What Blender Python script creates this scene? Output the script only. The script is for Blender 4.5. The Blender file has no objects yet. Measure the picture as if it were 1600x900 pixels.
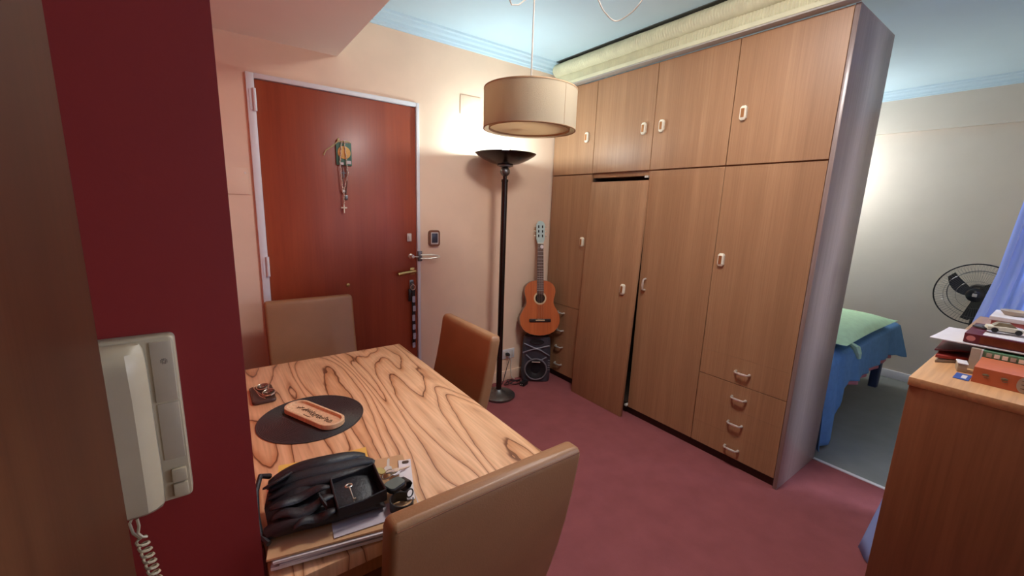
import bpy, bmesh, math, random
from mathutils import Vector, Matrix, Euler
random.seed(7)
PI = math.pi
SC = bpy.context.scene
COL = SC.collection

# ------------------------------------------------------------------ camera
cam_d = bpy.data.cameras.new('camera')
cam = bpy.data.objects.new('camera', cam_d); COL.objects.link(cam)
cam_d.sensor_width = 36.0
cam_d.lens = 645.195 / 1600 * 36.0
cam_d.clip_start = 0.02
_r = Vector((0.808135, -0.588026, 0.033804)); _u = Vector((0.085550, 0.173969, 0.981028)); _f = Vector((0.582751, 0.789911, -0.190896))
cam.matrix_world = Matrix(((_r.x, _u.x, -_f.x, -2.32534), (_r.y, _u.y, -_f.y, -2.65446), (_r.z, _u.z, -_f.z, 1.42798), (0, 0, 0, 1)))
SC.camera = cam

# ------------------------------------------------------------------ world, exposure
SC.view_settings.view_transform = 'Standard'
SC.view_settings.look = 'None'
SC.view_settings.gamma = 1.0
SC.view_settings.use_curve_mapping = False
SC.view_settings.exposure = 1.0
w = bpy.data.worlds.new('world'); SC.world = w; w.use_nodes = True
w.node_tree.nodes['Background'].inputs[0].default_value = (0.62, 0.78, 1.0, 1)
w.node_tree.nodes['Background'].inputs[1].default_value = 0.8

LAMP_COL = (0.76, 0.96, 1.0)
LAMP_STR = 270.0         # bulb of the floor lamp
BED_STR = 76.0            # globe in the bedroom
DOME_STR = 33.0            # added fill dome on the ceiling, above the view
WINDOW_W = 0.6           # daylight in the window behind the camera

def area_light(name, loc, rot, sx, sy, power, color):
    d = bpy.data.lights.new(name, 'AREA'); d.shape = 'RECTANGLE'; d.size = sx; d.size_y = sy
    d.energy = power; d.color = color
    o = bpy.data.objects.new(name, d); COL.objects.link(o); o.location = loc; o.rotation_euler = rot
    return o
# daylight entering by the window in the wall behind the camera
area_light('window_daylight', (-0.9, -4.27, 1.55), (PI/2, 0, 0), 1.3, 1.1, WINDOW_W, (0.80, 0.88, 1.0))

area_light('bedroom_daylight', (1.45, -4.27, 1.5), (PI/2, 0, 0), 1.1, 1.3, 95.0, (0.66, 0.78, 1.0))

# ------------------------------------------------------------------ helpers
def lin(r, g, b):
    f = lambda c: (c/255/12.92) if c/255 <= 0.04045 else ((c/255+0.055)/1.055)**2.4
    return (f(r), f(g), f(b), 1)

def mat(name, col, rough=0.6, metal=0.0, noise=0.0, nscale=40, bump=0.0, bscale=200, emit=None, estr=0, coat=0, spec=0.5, trans=0, stretch=None, alpha=1):
    m = bpy.data.materials.new(name); m.use_nodes = True
    nt = m.node_tree; N = nt.nodes; L = nt.links
    b = N['Principled BSDF']
    b.inputs['Base Color'].default_value = col
    b.inputs['Roughness'].default_value = rough
    b.inputs['Metallic'].default_value = metal
    b.inputs['Specular IOR Level'].default_value = spec
    b.inputs['Coat Weight'].default_value = coat
    b.inputs['Coat Roughness'].default_value = 0.15
    b.inputs['Alpha'].default_value = alpha
    if trans: b.inputs['Transmission Weight'].default_value = trans
    if emit: b.inputs['Emission Color'].default_value = emit; b.inputs['Emission Strength'].default_value = estr
    tc = N.new('ShaderNodeTexCoord'); src = tc.outputs['Object']
    if stretch:
        mp = N.new('ShaderNodeMapping'); mp.inputs['Scale'].default_value = stretch; L.new(src, mp.inputs[0]); src = mp.outputs[0]
    if noise:
        n = N.new('ShaderNodeTexNoise'); n.inputs['Scale'].default_value = nscale; n.inputs['Detail'].default_value = 6
        L.new(src, n.inputs['Vector'])
        r = N.new('ShaderNodeValToRGB')
        r.color_ramp.elements[0].position = 0.3; r.color_ramp.elements[1].position = 0.7
        r.color_ramp.elements[0].color = tuple(c*(1-noise) for c in col[:3]) + (1,)
        r.color_ramp.elements[1].color = tuple(min(1, c*(1+noise)) for c in col[:3]) + (1,)
        L.new(n.outputs['Fac'], r.inputs['Fac']); L.new(r.outputs['Color'], b.inputs['Base Color'])
    if bump:
        n2 = N.new('ShaderNodeTexNoise'); n2.inputs['Scale'].default_value = bscale; n2.inputs['Detail'].default_value = 4
        L.new(src, n2.inputs['Vector'])
        bp = N.new('ShaderNodeBump'); bp.inputs['Strength'].default_value = bump; bp.inputs['Distance'].default_value = 0.004
        L.new(n2.outputs['Fac'], bp.inputs['Height']); L.new(bp.outputs['Normal'], b.inputs['Normal'])
    return m

def wood(name, c0, c1, c2, scale=(9, 9, 0.5), rough=0.45, coat=0.0, fine=(120, 120, 3), bump=0.05, spec=0.5, finemix=0.3):
    """veneer: broad stretched bands plus fine pores along the grain"""
    m = bpy.data.materials.new(name); m.use_nodes = True
    nt = m.node_tree; N = nt.nodes; L = nt.links; b = N['Principled BSDF']
    tc = N.new('ShaderNodeTexCoord')
    mp = N.new('ShaderNodeMapping'); mp.inputs['Scale'].default_value = scale; L.new(tc.outputs['Object'], mp.inputs[0])
    n = N.new('ShaderNodeTexNoise'); n.inputs['Scale'].default_value = 1.0; n.inputs['Detail'].default_value = 7; n.inputs['Roughness'].default_value = 0.62; n.inputs['Distortion'].default_value = 0.6
    L.new(mp.outputs[0], n.inputs['Vector'])
    mp2 = N.new('ShaderNodeMapping'); mp2.inputs['Scale'].default_value = fine; L.new(tc.outputs['Object'], mp2.inputs[0])
    n2 = N.new('ShaderNodeTexNoise'); n2.inputs['Scale'].default_value = 1.0; n2.inputs['Detail'].default_value = 3; L.new(mp2.outputs[0], n2.inputs['Vector'])
    r = N.new('ShaderNodeValToRGB'); e = r.color_ramp.elements
    e[0].position = 0.28; e[0].color = c0; e[1].position = 0.72; e[1].color = c2
    k = e.new(0.5); k.color = c1
    L.new(n.outputs['Fac'], r.inputs['Fac'])
    mx = N.new('ShaderNodeMix'); mx.data_type = 'RGBA'; mx.blend_type = 'MULTIPLY'; mx.inputs[0].default_value = finemix
    r2 = N.new('ShaderNodeValToRGB'); r2.color_ramp.elements[0].position = 0.35; r2.color_ramp.elements[0].color = (0.45, 0.42, 0.4, 1); r2.color_ramp.elements[1].position = 0.6; r2.color_ramp.elements[1].color = (1, 1, 1, 1)
    L.new(n2.outputs['Fac'], r2.inputs['Fac'])
    L.new(r.outputs['Color'], mx.inputs[6]); L.new(r2.outputs['Color'], mx.inputs[7]); L.new(mx.outputs[2], b.inputs['Base Color'])
    b.inputs['Roughness'].default_value = rough; b.inputs['Coat Weight'].default_value = coat; b.inputs['Coat Roughness'].default_value = 0.2; b.inputs['Specular IOR Level'].default_value = spec
    bp = N.new('ShaderNodeBump'); bp.inputs['Strength'].default_value = bump; bp.inputs['Distance'].default_value = 0.002
    L.new(n2.outputs['Fac'], bp.inputs['Height']); L.new(bp.outputs['Normal'], b.inputs['Normal'])
    return m

def table_wood(name):
    m = bpy.data.materials.new(name); m.use_nodes = True
    nt = m.node_tree; N = nt.nodes; L = nt.links; b = N['Principled BSDF']
    tc = N.new('ShaderNodeTexCoord')
    mp = N.new('ShaderNodeMapping'); mp.inputs['Scale'].default_value = (5.6, 0.95, 1); mp.inputs['Rotation'].default_value = (0, 0, 0.12); mp.inputs['Location'].default_value = (3.1, 1.7, 0)
    L.new(tc.outputs['Object'], mp.inputs[0])
    n = N.new('ShaderNodeTexNoise'); n.inputs['Scale'].default_value = 1.0; n.inputs['Detail'].default_value = 1.6; n.inputs['Roughness'].default_value = 0.42; n.inputs['Distortion'].default_value = 0.55
    L.new(mp.outputs[0], n.inputs['Vector'])
    # jagged cathedral edges
    mpj = N.new('ShaderNodeMapping'); mpj.inputs['Scale'].default_value = (26, 7, 1); L.new(tc.outputs['Object'], mpj.inputs[0])
    nj = N.new('ShaderNodeTexNoise'); nj.inputs['Scale'].default_value = 1.0; nj.inputs['Detail'].default_value = 2; L.new(mpj.outputs[0], nj.inputs['Vector'])
    ad = N.new('ShaderNodeMath'); ad.operation = 'MULTIPLY_ADD'; ad.inputs[1].default_value = 0.035; L.new(nj.outputs['Fac'], ad.inputs[0]); L.new(n.outputs['Fac'], ad.inputs[2])
    mu = N.new('ShaderNodeMath'); mu.operation = 'MULTIPLY'; mu.inputs[1].default_value = 13.0; L.new(ad.outputs[0], mu.inputs[0])
    fr = N.new('ShaderNodeMath'); fr.operation = 'FRACT'; L.new(mu.outputs[0], fr.inputs[0])
    r = N.new('ShaderNodeValToRGB'); e = r.color_ramp.elements
    e[0].position = 0.0; e[0].color = lin(112, 66, 38); e[1].position = 1.0; e[1].color = lin(190, 130, 86)
    for p, c in ((0.035, lin(124, 74, 44)), (0.09, lin(216, 164, 122)), (0.4, lin(236, 188, 144)), (0.8, lin(224, 172, 128))):
        k = e.new(p); k.color = c
    L.new(fr.outputs[0], r.inputs['Fac'])
    mp2 = N.new('ShaderNodeMapping'); mp2.inputs['Scale'].default_value = (160, 5, 5); L.new(tc.outputs['Object'], mp2.inputs[0])
    n2 = N.new('ShaderNodeTexNoise'); n2.inputs['Scale'].default_value = 1; n2.inputs['Detail'].default_value = 3; L.new(mp2.outputs[0], n2.inputs['Vector'])
    r2 = N.new('ShaderNodeValToRGB'); r2.color_ramp.elements[0].position = 0.3; r2.color_ramp.elements[0].color = (0.72, 0.68, 0.64, 1); r2.color_ramp.elements[1].position = 0.6
    L.new(n2.outputs['Fac'], r2.inputs['Fac'])
    mx = N.new('ShaderNodeMix'); mx.data_type = 'RGBA'; mx.blend_type = 'MULTIPLY'; mx.inputs[0].default_value = 0.6
    L.new(r.outputs['Color'], mx.inputs[6]); L.new(r2.outputs['Color'], mx.inputs[7]); L.new(mx.outputs[2], b.inputs['Base Color'])
    b.inputs['Roughness'].default_value = 0.38; b.inputs['Coat Weight'].default_value = 0.25; b.inputs['Coat Roughness'].default_value = 0.25
    return m

def fabric_translucent(name, col, amt=0.4, bump=0.2, bscale=300):
    m = mat(name, col, 0.9, bump=bump, bscale=bscale, spec=0.1)
    nt = m.node_tree; N = nt.nodes; L = nt.links
    t = N.new('ShaderNodeBsdfTranslucent'); t.inputs['Color'].default_value = col
    mx = N.new('ShaderNodeMixShader'); mx.inputs[0].default_value = amt
    L.new(N['Principled BSDF'].outputs[0], mx.inputs[1]); L.new(t.outputs[0], mx.inputs[2]); L.new(mx.outputs[0], N['Material Output'].inputs['Surface'])
    return m

def B(): return bmesh.new()

def box(bm, x0, x1, y0, y1, z0, z1, r=0.0, seg=2, M=None):
    T = Matrix.Translation(((x0+x1)/2, (y0+y1)/2, (z0+z1)/2)) @ Matrix.Diagonal((abs(x1-x0), abs(y1-y0), abs(z1-z0), 1))
    ret = bmesh.ops.create_cube(bm, size=1.0, matrix=T)
    vs = ret['verts']
    if r > 0:
        es = list({e for v in vs for e in v.link_edges})
        out = bmesh.ops.bevel(bm, geom=es, offset=r, segments=seg, profile=0.5, affect='EDGES')
        vs = list(set(out['verts']) | {v for v in vs if v.is_valid})
    if M is not None: bmesh.ops.transform(bm, matrix=M, verts=[v for v in vs if v.is_valid])
    return bm

def loft(bm, rings, cap=True, closed=True):
    vr = [[bm.verts.new(p) for p in ring] for ring in rings]
    n = len(rings[0])
    for a, c in zip(vr[:-1], vr[1:]):
        for i in range(n if closed else n-1):
            j = (i+1) % n
            bm.faces.new((a[i], a[j], c[j], c[i]))
    if cap and closed:
        bm.faces.new(list(reversed(vr[0]))); bm.faces.new(vr[-1])
    return bm

def tube(bm, pts, r, n=8, closed=False, cap=True):
    pts = [Vector(p) for p in pts]; k = len(pts)
    rings = []; prev = None
    for i, p in enumerate(pts):
        if closed: t = pts[(i+1) % k]-pts[i-1]
        else: t = pts[min(i+1, k-1)]-pts[max(i-1, 0)]
        if t.length < 1e-9: t = Vector((0, 0, 1))
        t.normalize()
        if prev is None:
            a = t.cross(Vector((0, 0, 1)))
            if a.length < 1e-3: a = t.cross(Vector((1, 0, 0)))
        else: a = prev-t*prev.dot(t)
        a.normalize(); prev = a; b = t.cross(a)
        rr = r[i] if isinstance(r, (list, tuple)) else r
        rings.append([p+a*rr*math.cos(2*PI*q/n)+b*rr*math.sin(2*PI*q/n) for q in range(n)])
    if closed: rings.append(rings[0])
    loft(bm, rings, cap=cap and not closed)
    if closed: bmesh.ops.remove_doubles(bm, verts=bm.verts, dist=1e-6)
    return bm

def lathe(bm, prof, n=32, c=(0, 0, 0), M=None):
    vs0 = len(bm.verts); new = []
    rings = []
    for (r, z) in prof:
        if r < 1e-6: rings.append([bm.verts.new((0, 0, z))])
        else: rings.append([bm.verts.new((r*math.cos(2*PI*i/n), r*math.sin(2*PI*i/n), z)) for i in range(n)])
    for a, b in zip(rings[:-1], rings[1:]):
        for i in range(n):
            j = (i+1) % n
            if len(a) == 1 and len(b) == 1: continue
            if len(a) == 1: bm.faces.new((a[0], b[j], b[i]))
            elif len(b) == 1: bm.faces.new((a[i], a[j], b[0]))
            else: bm.faces.new((a[i], a[j], b[j], b[i]))
    allv = [v for ring in rings for v in ring]
    T = Matrix.Translation(c)
    if M is not None: T = T @ M
    bmesh.ops.transform(bm, matrix=T, verts=allv)
    return bm

def sphere(bm, c, r, seg=12, sc=(1, 1, 1)):
    M = Matrix.Translation(c) @ Matrix.Diagonal((r*sc[0], r*sc[1], r*sc[2], 1))
    bmesh.ops.create_uvsphere(bm, u_segments=seg, v_segments=max(6, seg//2), radius=1, matrix=M)
    return bm

def prism(bm, pts, z0, z1, M=None):
    a = [bm.verts.new((p[0], p[1], z0)) for p in pts]; b = [bm.verts.new((p[0], p[1], z1)) for p in pts]
    n = len(pts)
    bm.faces.new(list(reversed(a))); bm.faces.new(b)
    for i in range(n):
        j = (i+1) % n; bm.faces.new((a[i], a[j], b[j], b[i]))
    if M is not None: bmesh.ops.transform(bm, matrix=M, verts=a+b)
    return bm

def grid(bm, fn, nu, nv):
    v = [[bm.verts.new(fn(i/nu, j/nv)) for j in range(nv+1)] for i in range(nu+1)]
    for i in range(nu):
        for j in range(nv): bm.faces.new((v[i][j], v[i+1][j], v[i+1][j+1], v[i][j+1]))
    return bm

def rrect(w, d, r, n=4, cx=0, cy=0):
    out = []
    for (sx, sy, a0) in ((1, 1, 0), (-1, 1, PI/2), (-1, -1, PI), (1, -1, 1.5*PI)):
        for i in range(n+1):
            a = a0+PI/2*i/n
            out.append((cx+sx*(w/2-r)+r*math.cos(a), cy+sy*(d/2-r)+r*math.sin(a)))
    return out

def interp(pts, x):
    if x <= pts[0][0]: return pts[0][1]
    for (a, b), (c, d) in zip(pts[:-1], pts[1:]):
        if x <= c:
            t = (x-a)/(c-a); t = t*t*(3-2*t); return b+(d-b)*t
    return pts[-1][1]

def obj(name, bm, m, parent=None, smooth=True, world=False, solid=0, angle=38):
    if world and parent is not None:
        bmesh.ops.transform(bm, matrix=parent.matrix_basis.inverted(), verts=bm.verts)
    bmesh.ops.recalc_face_normals(bm, faces=bm.faces)
    me = bpy.data.meshes.new(name); bm.to_mesh(me); bm.free()
    if smooth:
        me.polygons.foreach_set('use_smooth', [True]*len(me.polygons))
        me.set_sharp_from_angle(angle=math.radians(angle))
    me.materials.append(m)
    o = bpy.data.objects.new(name, me); COL.objects.link(o)
    if parent is not None: o.parent = parent
    if solid:
        md = o.modifiers.new('thickness', 'SOLIDIFY'); md.thickness = solid; md.offset = 0
    return o

def tag(o, label, cat, group=None):
    o['label'] = label; o['category'] = cat
    if group: o['group'] = group
    return o

def thing(name, label, cat, loc=(0, 0, 0), rotz=0, group=None):
    o = bpy.data.objects.new(name, None); COL.objects.link(o); o.empty_display_size = 0.05
    o.location = loc; o.rotation_euler = (0, 0, rotz)
    o.matrix_basis = Matrix.Translation(loc) @ Matrix.Rotation(rotz, 4, 'Z')
    return tag(o, label, cat, group)

def single(name, bm, m, loc, label, cat, group=None, **k):
    """one-mesh thing built in world coordinates, origin moved to loc"""
    bmesh.ops.transform(bm, matrix=Matrix.Translation(-Vector(loc)), verts=bm.verts)
    o = obj(name, bm, m, None, **k); o.location = loc
    return tag(o, label, cat, group)

def struct(name, bm, m, label=None, parent=None, **k):
    o = obj(name, bm, m, parent, **k)
    if parent is None: o['kind'] = 'structure'
    if label: o['label'] = label
    return o

def copy_tree(o, parent=None):
    c = o.copy(); COL.objects.link(c)
    if parent is not None: c.parent = parent
    for ch in list(o.children): copy_tree(ch, c)
    return c

# ------------------------------------------------------------------ materials
M = {}
M['peach'] = mat('peach_paint', lin(240, 208, 180), 0.75, noise=0.03, nscale=6, bump=0.06, bscale=120)
M['beige'] = mat('beige_paint', lin(216, 205, 190), 0.8, noise=0.02, nscale=6, bump=0.05, bscale=120)
M['red'] = mat('red_paint', lin(126, 21, 15), 0.7, noise=0.05, nscale=5, bump=0.05, bscale=140)
M['bounce_red'] = mat('bounce_orange_red', lin(204, 80, 54), 0.7, noise=0.04, nscale=5, bump=0.05, bscale=140)
M['white'] = mat('white_ceiling_paint', lin(197, 221, 232), 0.85, noise=0.02, nscale=3)
M['soffit'] = mat('soffit_paint', lin(238, 222, 208), 0.85, noise=0.02, nscale=3)
M['trim'] = mat('white_gloss_paint', lin(226, 224, 226), 0.4, noise=0.02, nscale=20)
M['carpet'] = mat('burgundy_carpet', lin(150, 86, 88), 0.97, noise=0.08, nscale=9, bump=0.7, bscale=420, spec=0.1)
M['greyfloor'] = mat('grey_floor', lin(128, 130, 126), 0.7, noise=0.06, nscale=8)
M['doorwood'] = wood('red_brown_door_veneer', lin(142, 58, 34), lin(156, 69, 40), lin(170, 80, 46), (6, 6, 0.5), 0.36, 0.08, (90, 90, 2.5), finemix=0.14)
M['wardrobe'] = wood('wardrobe_veneer', lin(154, 113, 82), lin(166, 123, 90), lin(179, 136, 101), (9, 9, 0.3), 0.42, 0.0, (150, 150, 3), finemix=0.2, spec=0.38)
M['wardrobe_end'] = wood('wardrobe_end_veneer', lin(142, 120, 114), lin(152, 130, 124), lin(162, 140, 132), (8, 8, 0.4), 0.3, 0.2, (120, 120, 3))
M['plinth'] = wood('dark_plinth_wood', lin(40, 22, 14), lin(52, 28, 18), lin(60, 34, 22), (1, 8, 8), 0.5)
M['inside'] = mat('wardrobe_interior', lin(60, 46, 38), 0.8, noise=0.1)
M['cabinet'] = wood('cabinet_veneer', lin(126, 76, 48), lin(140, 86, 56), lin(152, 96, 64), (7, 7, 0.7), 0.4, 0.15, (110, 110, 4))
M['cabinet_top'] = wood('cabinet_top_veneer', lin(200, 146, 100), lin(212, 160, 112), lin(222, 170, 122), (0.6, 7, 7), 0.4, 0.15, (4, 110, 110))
M['leftdoor'] = wood('open_door_veneer', lin(58, 28, 12), lin(70, 36, 17), lin(88, 52, 28), (9, 9, 0.4), 0.4, 0.0, (120, 120, 3), spec=0.3)
M['table'] = table_wood('figured_ash_table')
M['table_edge'] = wood('table_leg_wood', lin(150, 92, 50), lin(172, 110, 62), lin(190, 128, 78), (9, 9, 0.6), 0.4)
M['tan'] = mat('tan_leatherette', lin(158, 114, 78), 0.45, noise=0.05, nscale=12, bump=0.12, bscale=260, spec=0.5)
M['tan_seam'] = mat('tan_seam', lin(120, 72, 40), 0.6, noise=0.1)
M['chairleg'] = wood('dark_chair_leg_wood', lin(50, 28, 18), lin(64, 36, 22), lin(80, 46, 28), (10, 10, 1), 0.4)
M['chrome'] = mat('brushed_chrome', lin(222, 216, 206), 0.32, 0.55, noise=0.05, nscale=60)
M['brass'] = mat('aged_brass', lin(190, 160, 104), 0.3, 1.0, noise=0.08, nscale=60)
M['ivory'] = mat('ivory_plastic', lin(232, 222, 200), 0.4, noise=0.03)
M['gold'] = mat('gold_inlay', lin(176, 120, 76), 0.35, 0.6, noise=0.06)
M['white_plastic'] = mat('white_plastic', lin(212, 206, 198), 0.4, noise=0.02)
M['cream_plastic'] = mat('cream_plastic', lin(172, 156, 128), 0.45, noise=0.03, nscale=25)
M['grey_plastic'] = mat('grey_plastic', lin(166, 150, 126), 0.5, noise=0.03)
M['black_plastic'] = mat('black_plastic', lin(26, 26, 30), 0.4, noise=0.1)
M['black_gloss'] = mat('black_gloss', lin(36, 36, 44), 0.25, noise=0.05)
M['black_fabric'] = mat('black_fabric', lin(26, 26, 32), 0.62, noise=0.15, nscale=60, bump=0.35, bscale=500)
M['black_leather'] = mat('black_leather', lin(26, 26, 31), 0.5, noise=0.1, nscale=30, bump=0.25, bscale=160)
M['lampblack'] = mat('dark_lamp_metal', lin(62, 54, 52), 0.22, 0.85, noise=0.1, nscale=50)
M['lampbase'] = mat('pewter_lamp_base', lin(120, 120, 120), 0.35, 0.9, noise=0.15, nscale=40)
M['bulb'] = mat('lit_bulb', (1, 1, 1, 1), 0.5, emit=LAMP_COL + (1,), estr=LAMP_STR)
M['dome'] = mat('fill_dome', (1, 1, 1, 1), 0.5, emit=(1.0, 0.97, 0.93, 1), estr=DOME_STR)
M['globe'] = mat('lit_globe', (1, 1, 1, 1), 0.5, emit=(0.94, 0.98, 1.0, 1), estr=BED_STR)
M['shade'] = fabric_translucent('linen_shade', lin(210, 195, 168), 0.46, 0.5, 500)
M['shade_in'] = fabric_translucent('shade_diffuser', lin(240, 226, 200), 0.4, 0.1)
M['shade_trim'] = mat('shade_trim', lin(176, 142, 106), 0.7, noise=0.08)
M['cord'] = mat('grey_cord', lin(170, 160, 150), 0.6, noise=0.05)
M['valance'] = mat('cream_pleated_fabric', lin(214, 208, 176), 0.8, noise=0.06, nscale=14, bump=0.2, bscale=260, spec=0.2)
M['guitar_top'] = wood('cedar_guitar_top', lin(176, 86, 40), lin(192, 98, 48), lin(204, 110, 58), (14, 0.6, 14), 0.5, 0.0, (240, 4, 240), spec=0.3)
M['guitar_side'] = wood('mahogany_guitar_side', lin(92, 40, 22), lin(108, 50, 28), lin(120, 58, 34), (1, 10, 10), 0.3, 0.3)
M['rosewood'] = wood('rosewood', lin(66, 42, 34), lin(84, 56, 46), lin(98, 68, 58), (30, 2, 30), 0.4)
M['headstock'] = mat('pale_headstock', lin(176, 192, 186), 0.4, noise=0.05)
M['binding'] = mat('cream_binding', lin(208, 180, 140), 0.4, noise=0.06)
M['blackwood'] = mat('ebony', lin(38, 26, 22), 0.4, noise=0.1)
M['dark'] = mat('dark_void', lin(30, 24, 20), 0.9, noise=0.1)
M['speaker'] = mat('speaker_plastic', lin(62, 62, 72), 0.38, noise=0.1, nscale=40, bump=0.2, bscale=300)
M['speaker_dark'] = mat('speaker_cone', lin(20, 20, 24), 0.6, noise=0.1)
M['speaker_trim'] = mat('speaker_trim', lin(124, 122, 130), 0.35, 0.3, noise=0.1)
M['blue_cloth'] = mat('blue_bedspread', lin(100, 140, 184), 0.95, noise=0.07, nscale=30, bump=0.4, bscale=300, spec=0.1)
M['pink_cloth'] = mat('pink_sheet', lin(186, 120, 130), 0.95, noise=0.08, nscale=20, bump=0.2, spec=0.1)
M['green_cloth'] = mat('light_green_pillow', lin(190, 222, 186), 0.95, noise=0.06, nscale=24, bump=0.5, bscale=240, spec=0.1)
M['mattress'] = mat('mattress_cloth', lin(200, 196, 200), 0.9, noise=0.05)
M['bedframe'] = mat('dark_blue_bed_frame', lin(44, 60, 96), 0.5, noise=0.08)
M['curtain'] = fabric_translucent('blue_curtain', lin(190, 208, 248), 0.55, 0.15, 200)
M['curtain_hem'] = M['curtain']
M['vinyl'] = mat('black_vinyl', lin(44, 42, 44), 0.3, noise=0.04, spec=0.6)
M['vinyl_label'] = mat('record_label', lin(176, 168, 160), 0.5, noise=0.08, nscale=60)
M['traywood'] = wood('pale_tray_wood', lin(214, 168, 126), lin(226, 184, 144), lin(234, 196, 158), (4, 14, 14), 0.5)
M['burnt'] = mat('burnt_engraving', lin(92, 58, 36), 0.7, noise=0.1)
M['coaster'] = mat('brown_leather_coaster', lin(74, 48, 40), 0.45, noise=0.1, nscale=60, bump=0.2)
M['wire'] = mat('pale_metal_wire', lin(220, 206, 184), 0.3, 0.9, noise=0.05)
M['glass'] = mat('clear_lens', (1, 1, 1, 1), 0.05, trans=1.0, noise=0.0)
M['kraft'] = mat('kraft_cardboard', lin(192, 150, 108), 0.8, noise=0.05, nscale=20)
M['paper'] = mat('white_paper', lin(214, 206, 206), 0.85, noise=0.03, nscale=30)
M['paper2'] = mat('lilac_grey_paper', lin(186, 176, 182), 0.85, noise=0.04, nscale=30)
M['yellow'] = mat('yellow_paper', lin(226, 178, 84), 0.8, noise=0.06)
M['watchface'] = mat('smoked_watch_glass', lin(96, 104, 98), 0.2, noise=0.05)
M['teal'] = mat('teal_card', lin(78, 116, 100), 0.6, noise=0.15, nscale=60)
M['amber'] = mat('amber_medallion', lin(226, 172, 96), 0.6, noise=0.12, nscale=80)
M['bead'] = mat('pale_beads', lin(214, 196, 178), 0.35, noise=0.06)
M['leaf'] = mat('dried_palm', lin(196, 180, 128), 0.7, noise=0.1)
M['device'] = mat('brown_wood_bezel', lin(124, 78, 52), 0.45, noise=0.1)
M['screen'] = mat('dark_screen', lin(64, 66, 80), 0.2, noise=0.05)
M['keytag'] = mat('pale_blue_key_tag', lin(176, 180, 196), 0.4, noise=0.2, nscale=80)
M['maroon'] = mat('maroon_book_cover', lin(96, 30, 40), 0.45, noise=0.08, nscale=30)
M['rose'] = mat('rose_emblem', lin(196, 120, 116), 0.5, noise=0.1)
M['orange'] = mat('orange_box_card', lin(196, 104, 66), 0.5, noise=0.06, nscale=30)
M['greenbook'] = mat('green_book_cover', lin(96, 134, 102), 0.5, noise=0.08, nscale=30)
M['greydust'] = mat('beige_grey_card', lin(176, 160, 142), 0.6, noise=0.06)
M['pages'] = mat('book_pages', lin(226, 214, 204), 0.8, noise=0.08, nscale=90, stretch=(1, 1, 12))
M['bluecard'] = mat('blue_card', lin(52, 84, 158), 0.5, noise=0.1)
M['redcloth'] = mat('red_paper', lin(168, 60, 52), 0.6, noise=0.1)
M['olive'] = mat('olive_dust', lin(120, 104, 78), 0.5, noise=0.2, nscale=90)
M['carwhite'] = mat('toy_car_paint', lin(222, 214, 190), 0.3, noise=0.08, nscale=60)
M['blade'] = mat('fan_blade_plastic', lin(30, 30, 34), 0.4, noise=0.1)
M['tan_lines'] = mat('print_ink', lin(72, 52, 40), 0.6, noise=0.1)

# ------------------------------------------------------------------ the setting
HC = 2.53; YB = -4.2; XL = -3.6; XR = 2.667
struct('floor', box(B(), XL, 0.525, YB, 0.0, -0.1, 0.0), M['carpet'], 'burgundy fitted carpet', smooth=False)
struct('floor', box(B(), 0.525, XR, YB, 0.0, -0.1, 0.0), M['greyfloor'], 'smooth grey floor of the bedroom', smooth=False)
bm = B()
DX0, DX1, DZ = -2.107, -1.166, 2.062
box(bm, -2.298, DX0, 0, 0.12, 0, HC); box(bm, DX1, XR+0.1, 0, 0.12, 0, HC); box(bm, DX0, DX1, 0, 0.12, DZ, HC)
struct('wall_back', bm, M['peach'], 'peach painted wall around the front door', smooth=False)
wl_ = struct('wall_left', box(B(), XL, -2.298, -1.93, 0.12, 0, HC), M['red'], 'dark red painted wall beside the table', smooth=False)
wl_.data.materials.append(M['bounce_red'])          # unseen side face, coloured lighter orange red to bounce pink light around
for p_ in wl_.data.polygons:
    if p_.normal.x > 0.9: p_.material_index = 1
struct('wall_left', box(B(), XL-0.1, XL, YB, 0.12, 0, HC), M['peach'], 'peach wall of the hall', smooth=False)
struct('wall_right', box(B(), XR, XR+0.1, YB, 0.0, 0, HC), M['beige'], 'beige bedroom wall', smooth=False)
bm = B()
WINS = ((-1.55, -0.25, 1.0, 2.1), (0.85, 2.05, 0.85, 2.15))
xs = [XL-0.1] + [v for w_ in WINS for v in w_[:2]] + [XR+0.1]
for i in (0, 2, 4): box(bm, xs[i], xs[i+1], YB-0.1, YB, 0, HC)
for x0, x1, z0, z1 in WINS: box(bm, x0, x1, YB-0.1, YB, 0, z0); box(bm, x0, x1, YB-0.1, YB, z1, HC)
struct('wall_front', bm, M['peach'], 'peach wall behind the viewer with two windows', smooth=False)
for i, (x0, x1, z0, z1) in enumerate(WINS):
    wf = bpy.data.objects.new('window_%d' % (i+1), None); COL.objects.link(wf); wf['kind'] = 'structure'
    wf['label'] = ('white framed window in the wall behind the viewer', 'white framed bedroom window beyond the curtain')[i]
    for (a, b_, c, d) in ((x0, x0+0.04, z0, z1), (x1-0.04, x1, z0, z1), ((x0+x1)/2-0.02, (x0+x1)/2+0.02, z0+0.04, z1-0.04), (x0+0.04, x1-0.04, z0, z0+0.04), (x0+0.04, x1-0.04, z1-0.04, z1)):
        obj('window_bar', box(B(), a, b_, YB-0.04, YB+0.02, c, d), M['trim'], wf, smooth=False)
struct('wall_front', box(B(), 0.62, XR, -2.85, -2.75, 0, HC), M['beige'], 'added beige partition beside the curtain, screening the bedroom from daylight', smooth=False)  # unseen partition added so window daylight reaches the curtain, not the bedroom
struct('ceiling', box(B(), XL, XR, YB, 0.0, HC, HC+0.1), M['white'], 'white painted ceiling', smooth=False)
struct('trim_1', box(B(), -2.298, -1.652, -1.93, 0.0, 2.234, HC), M['soffit'], 'boxed ceiling beam above the table', smooth=False)
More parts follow.
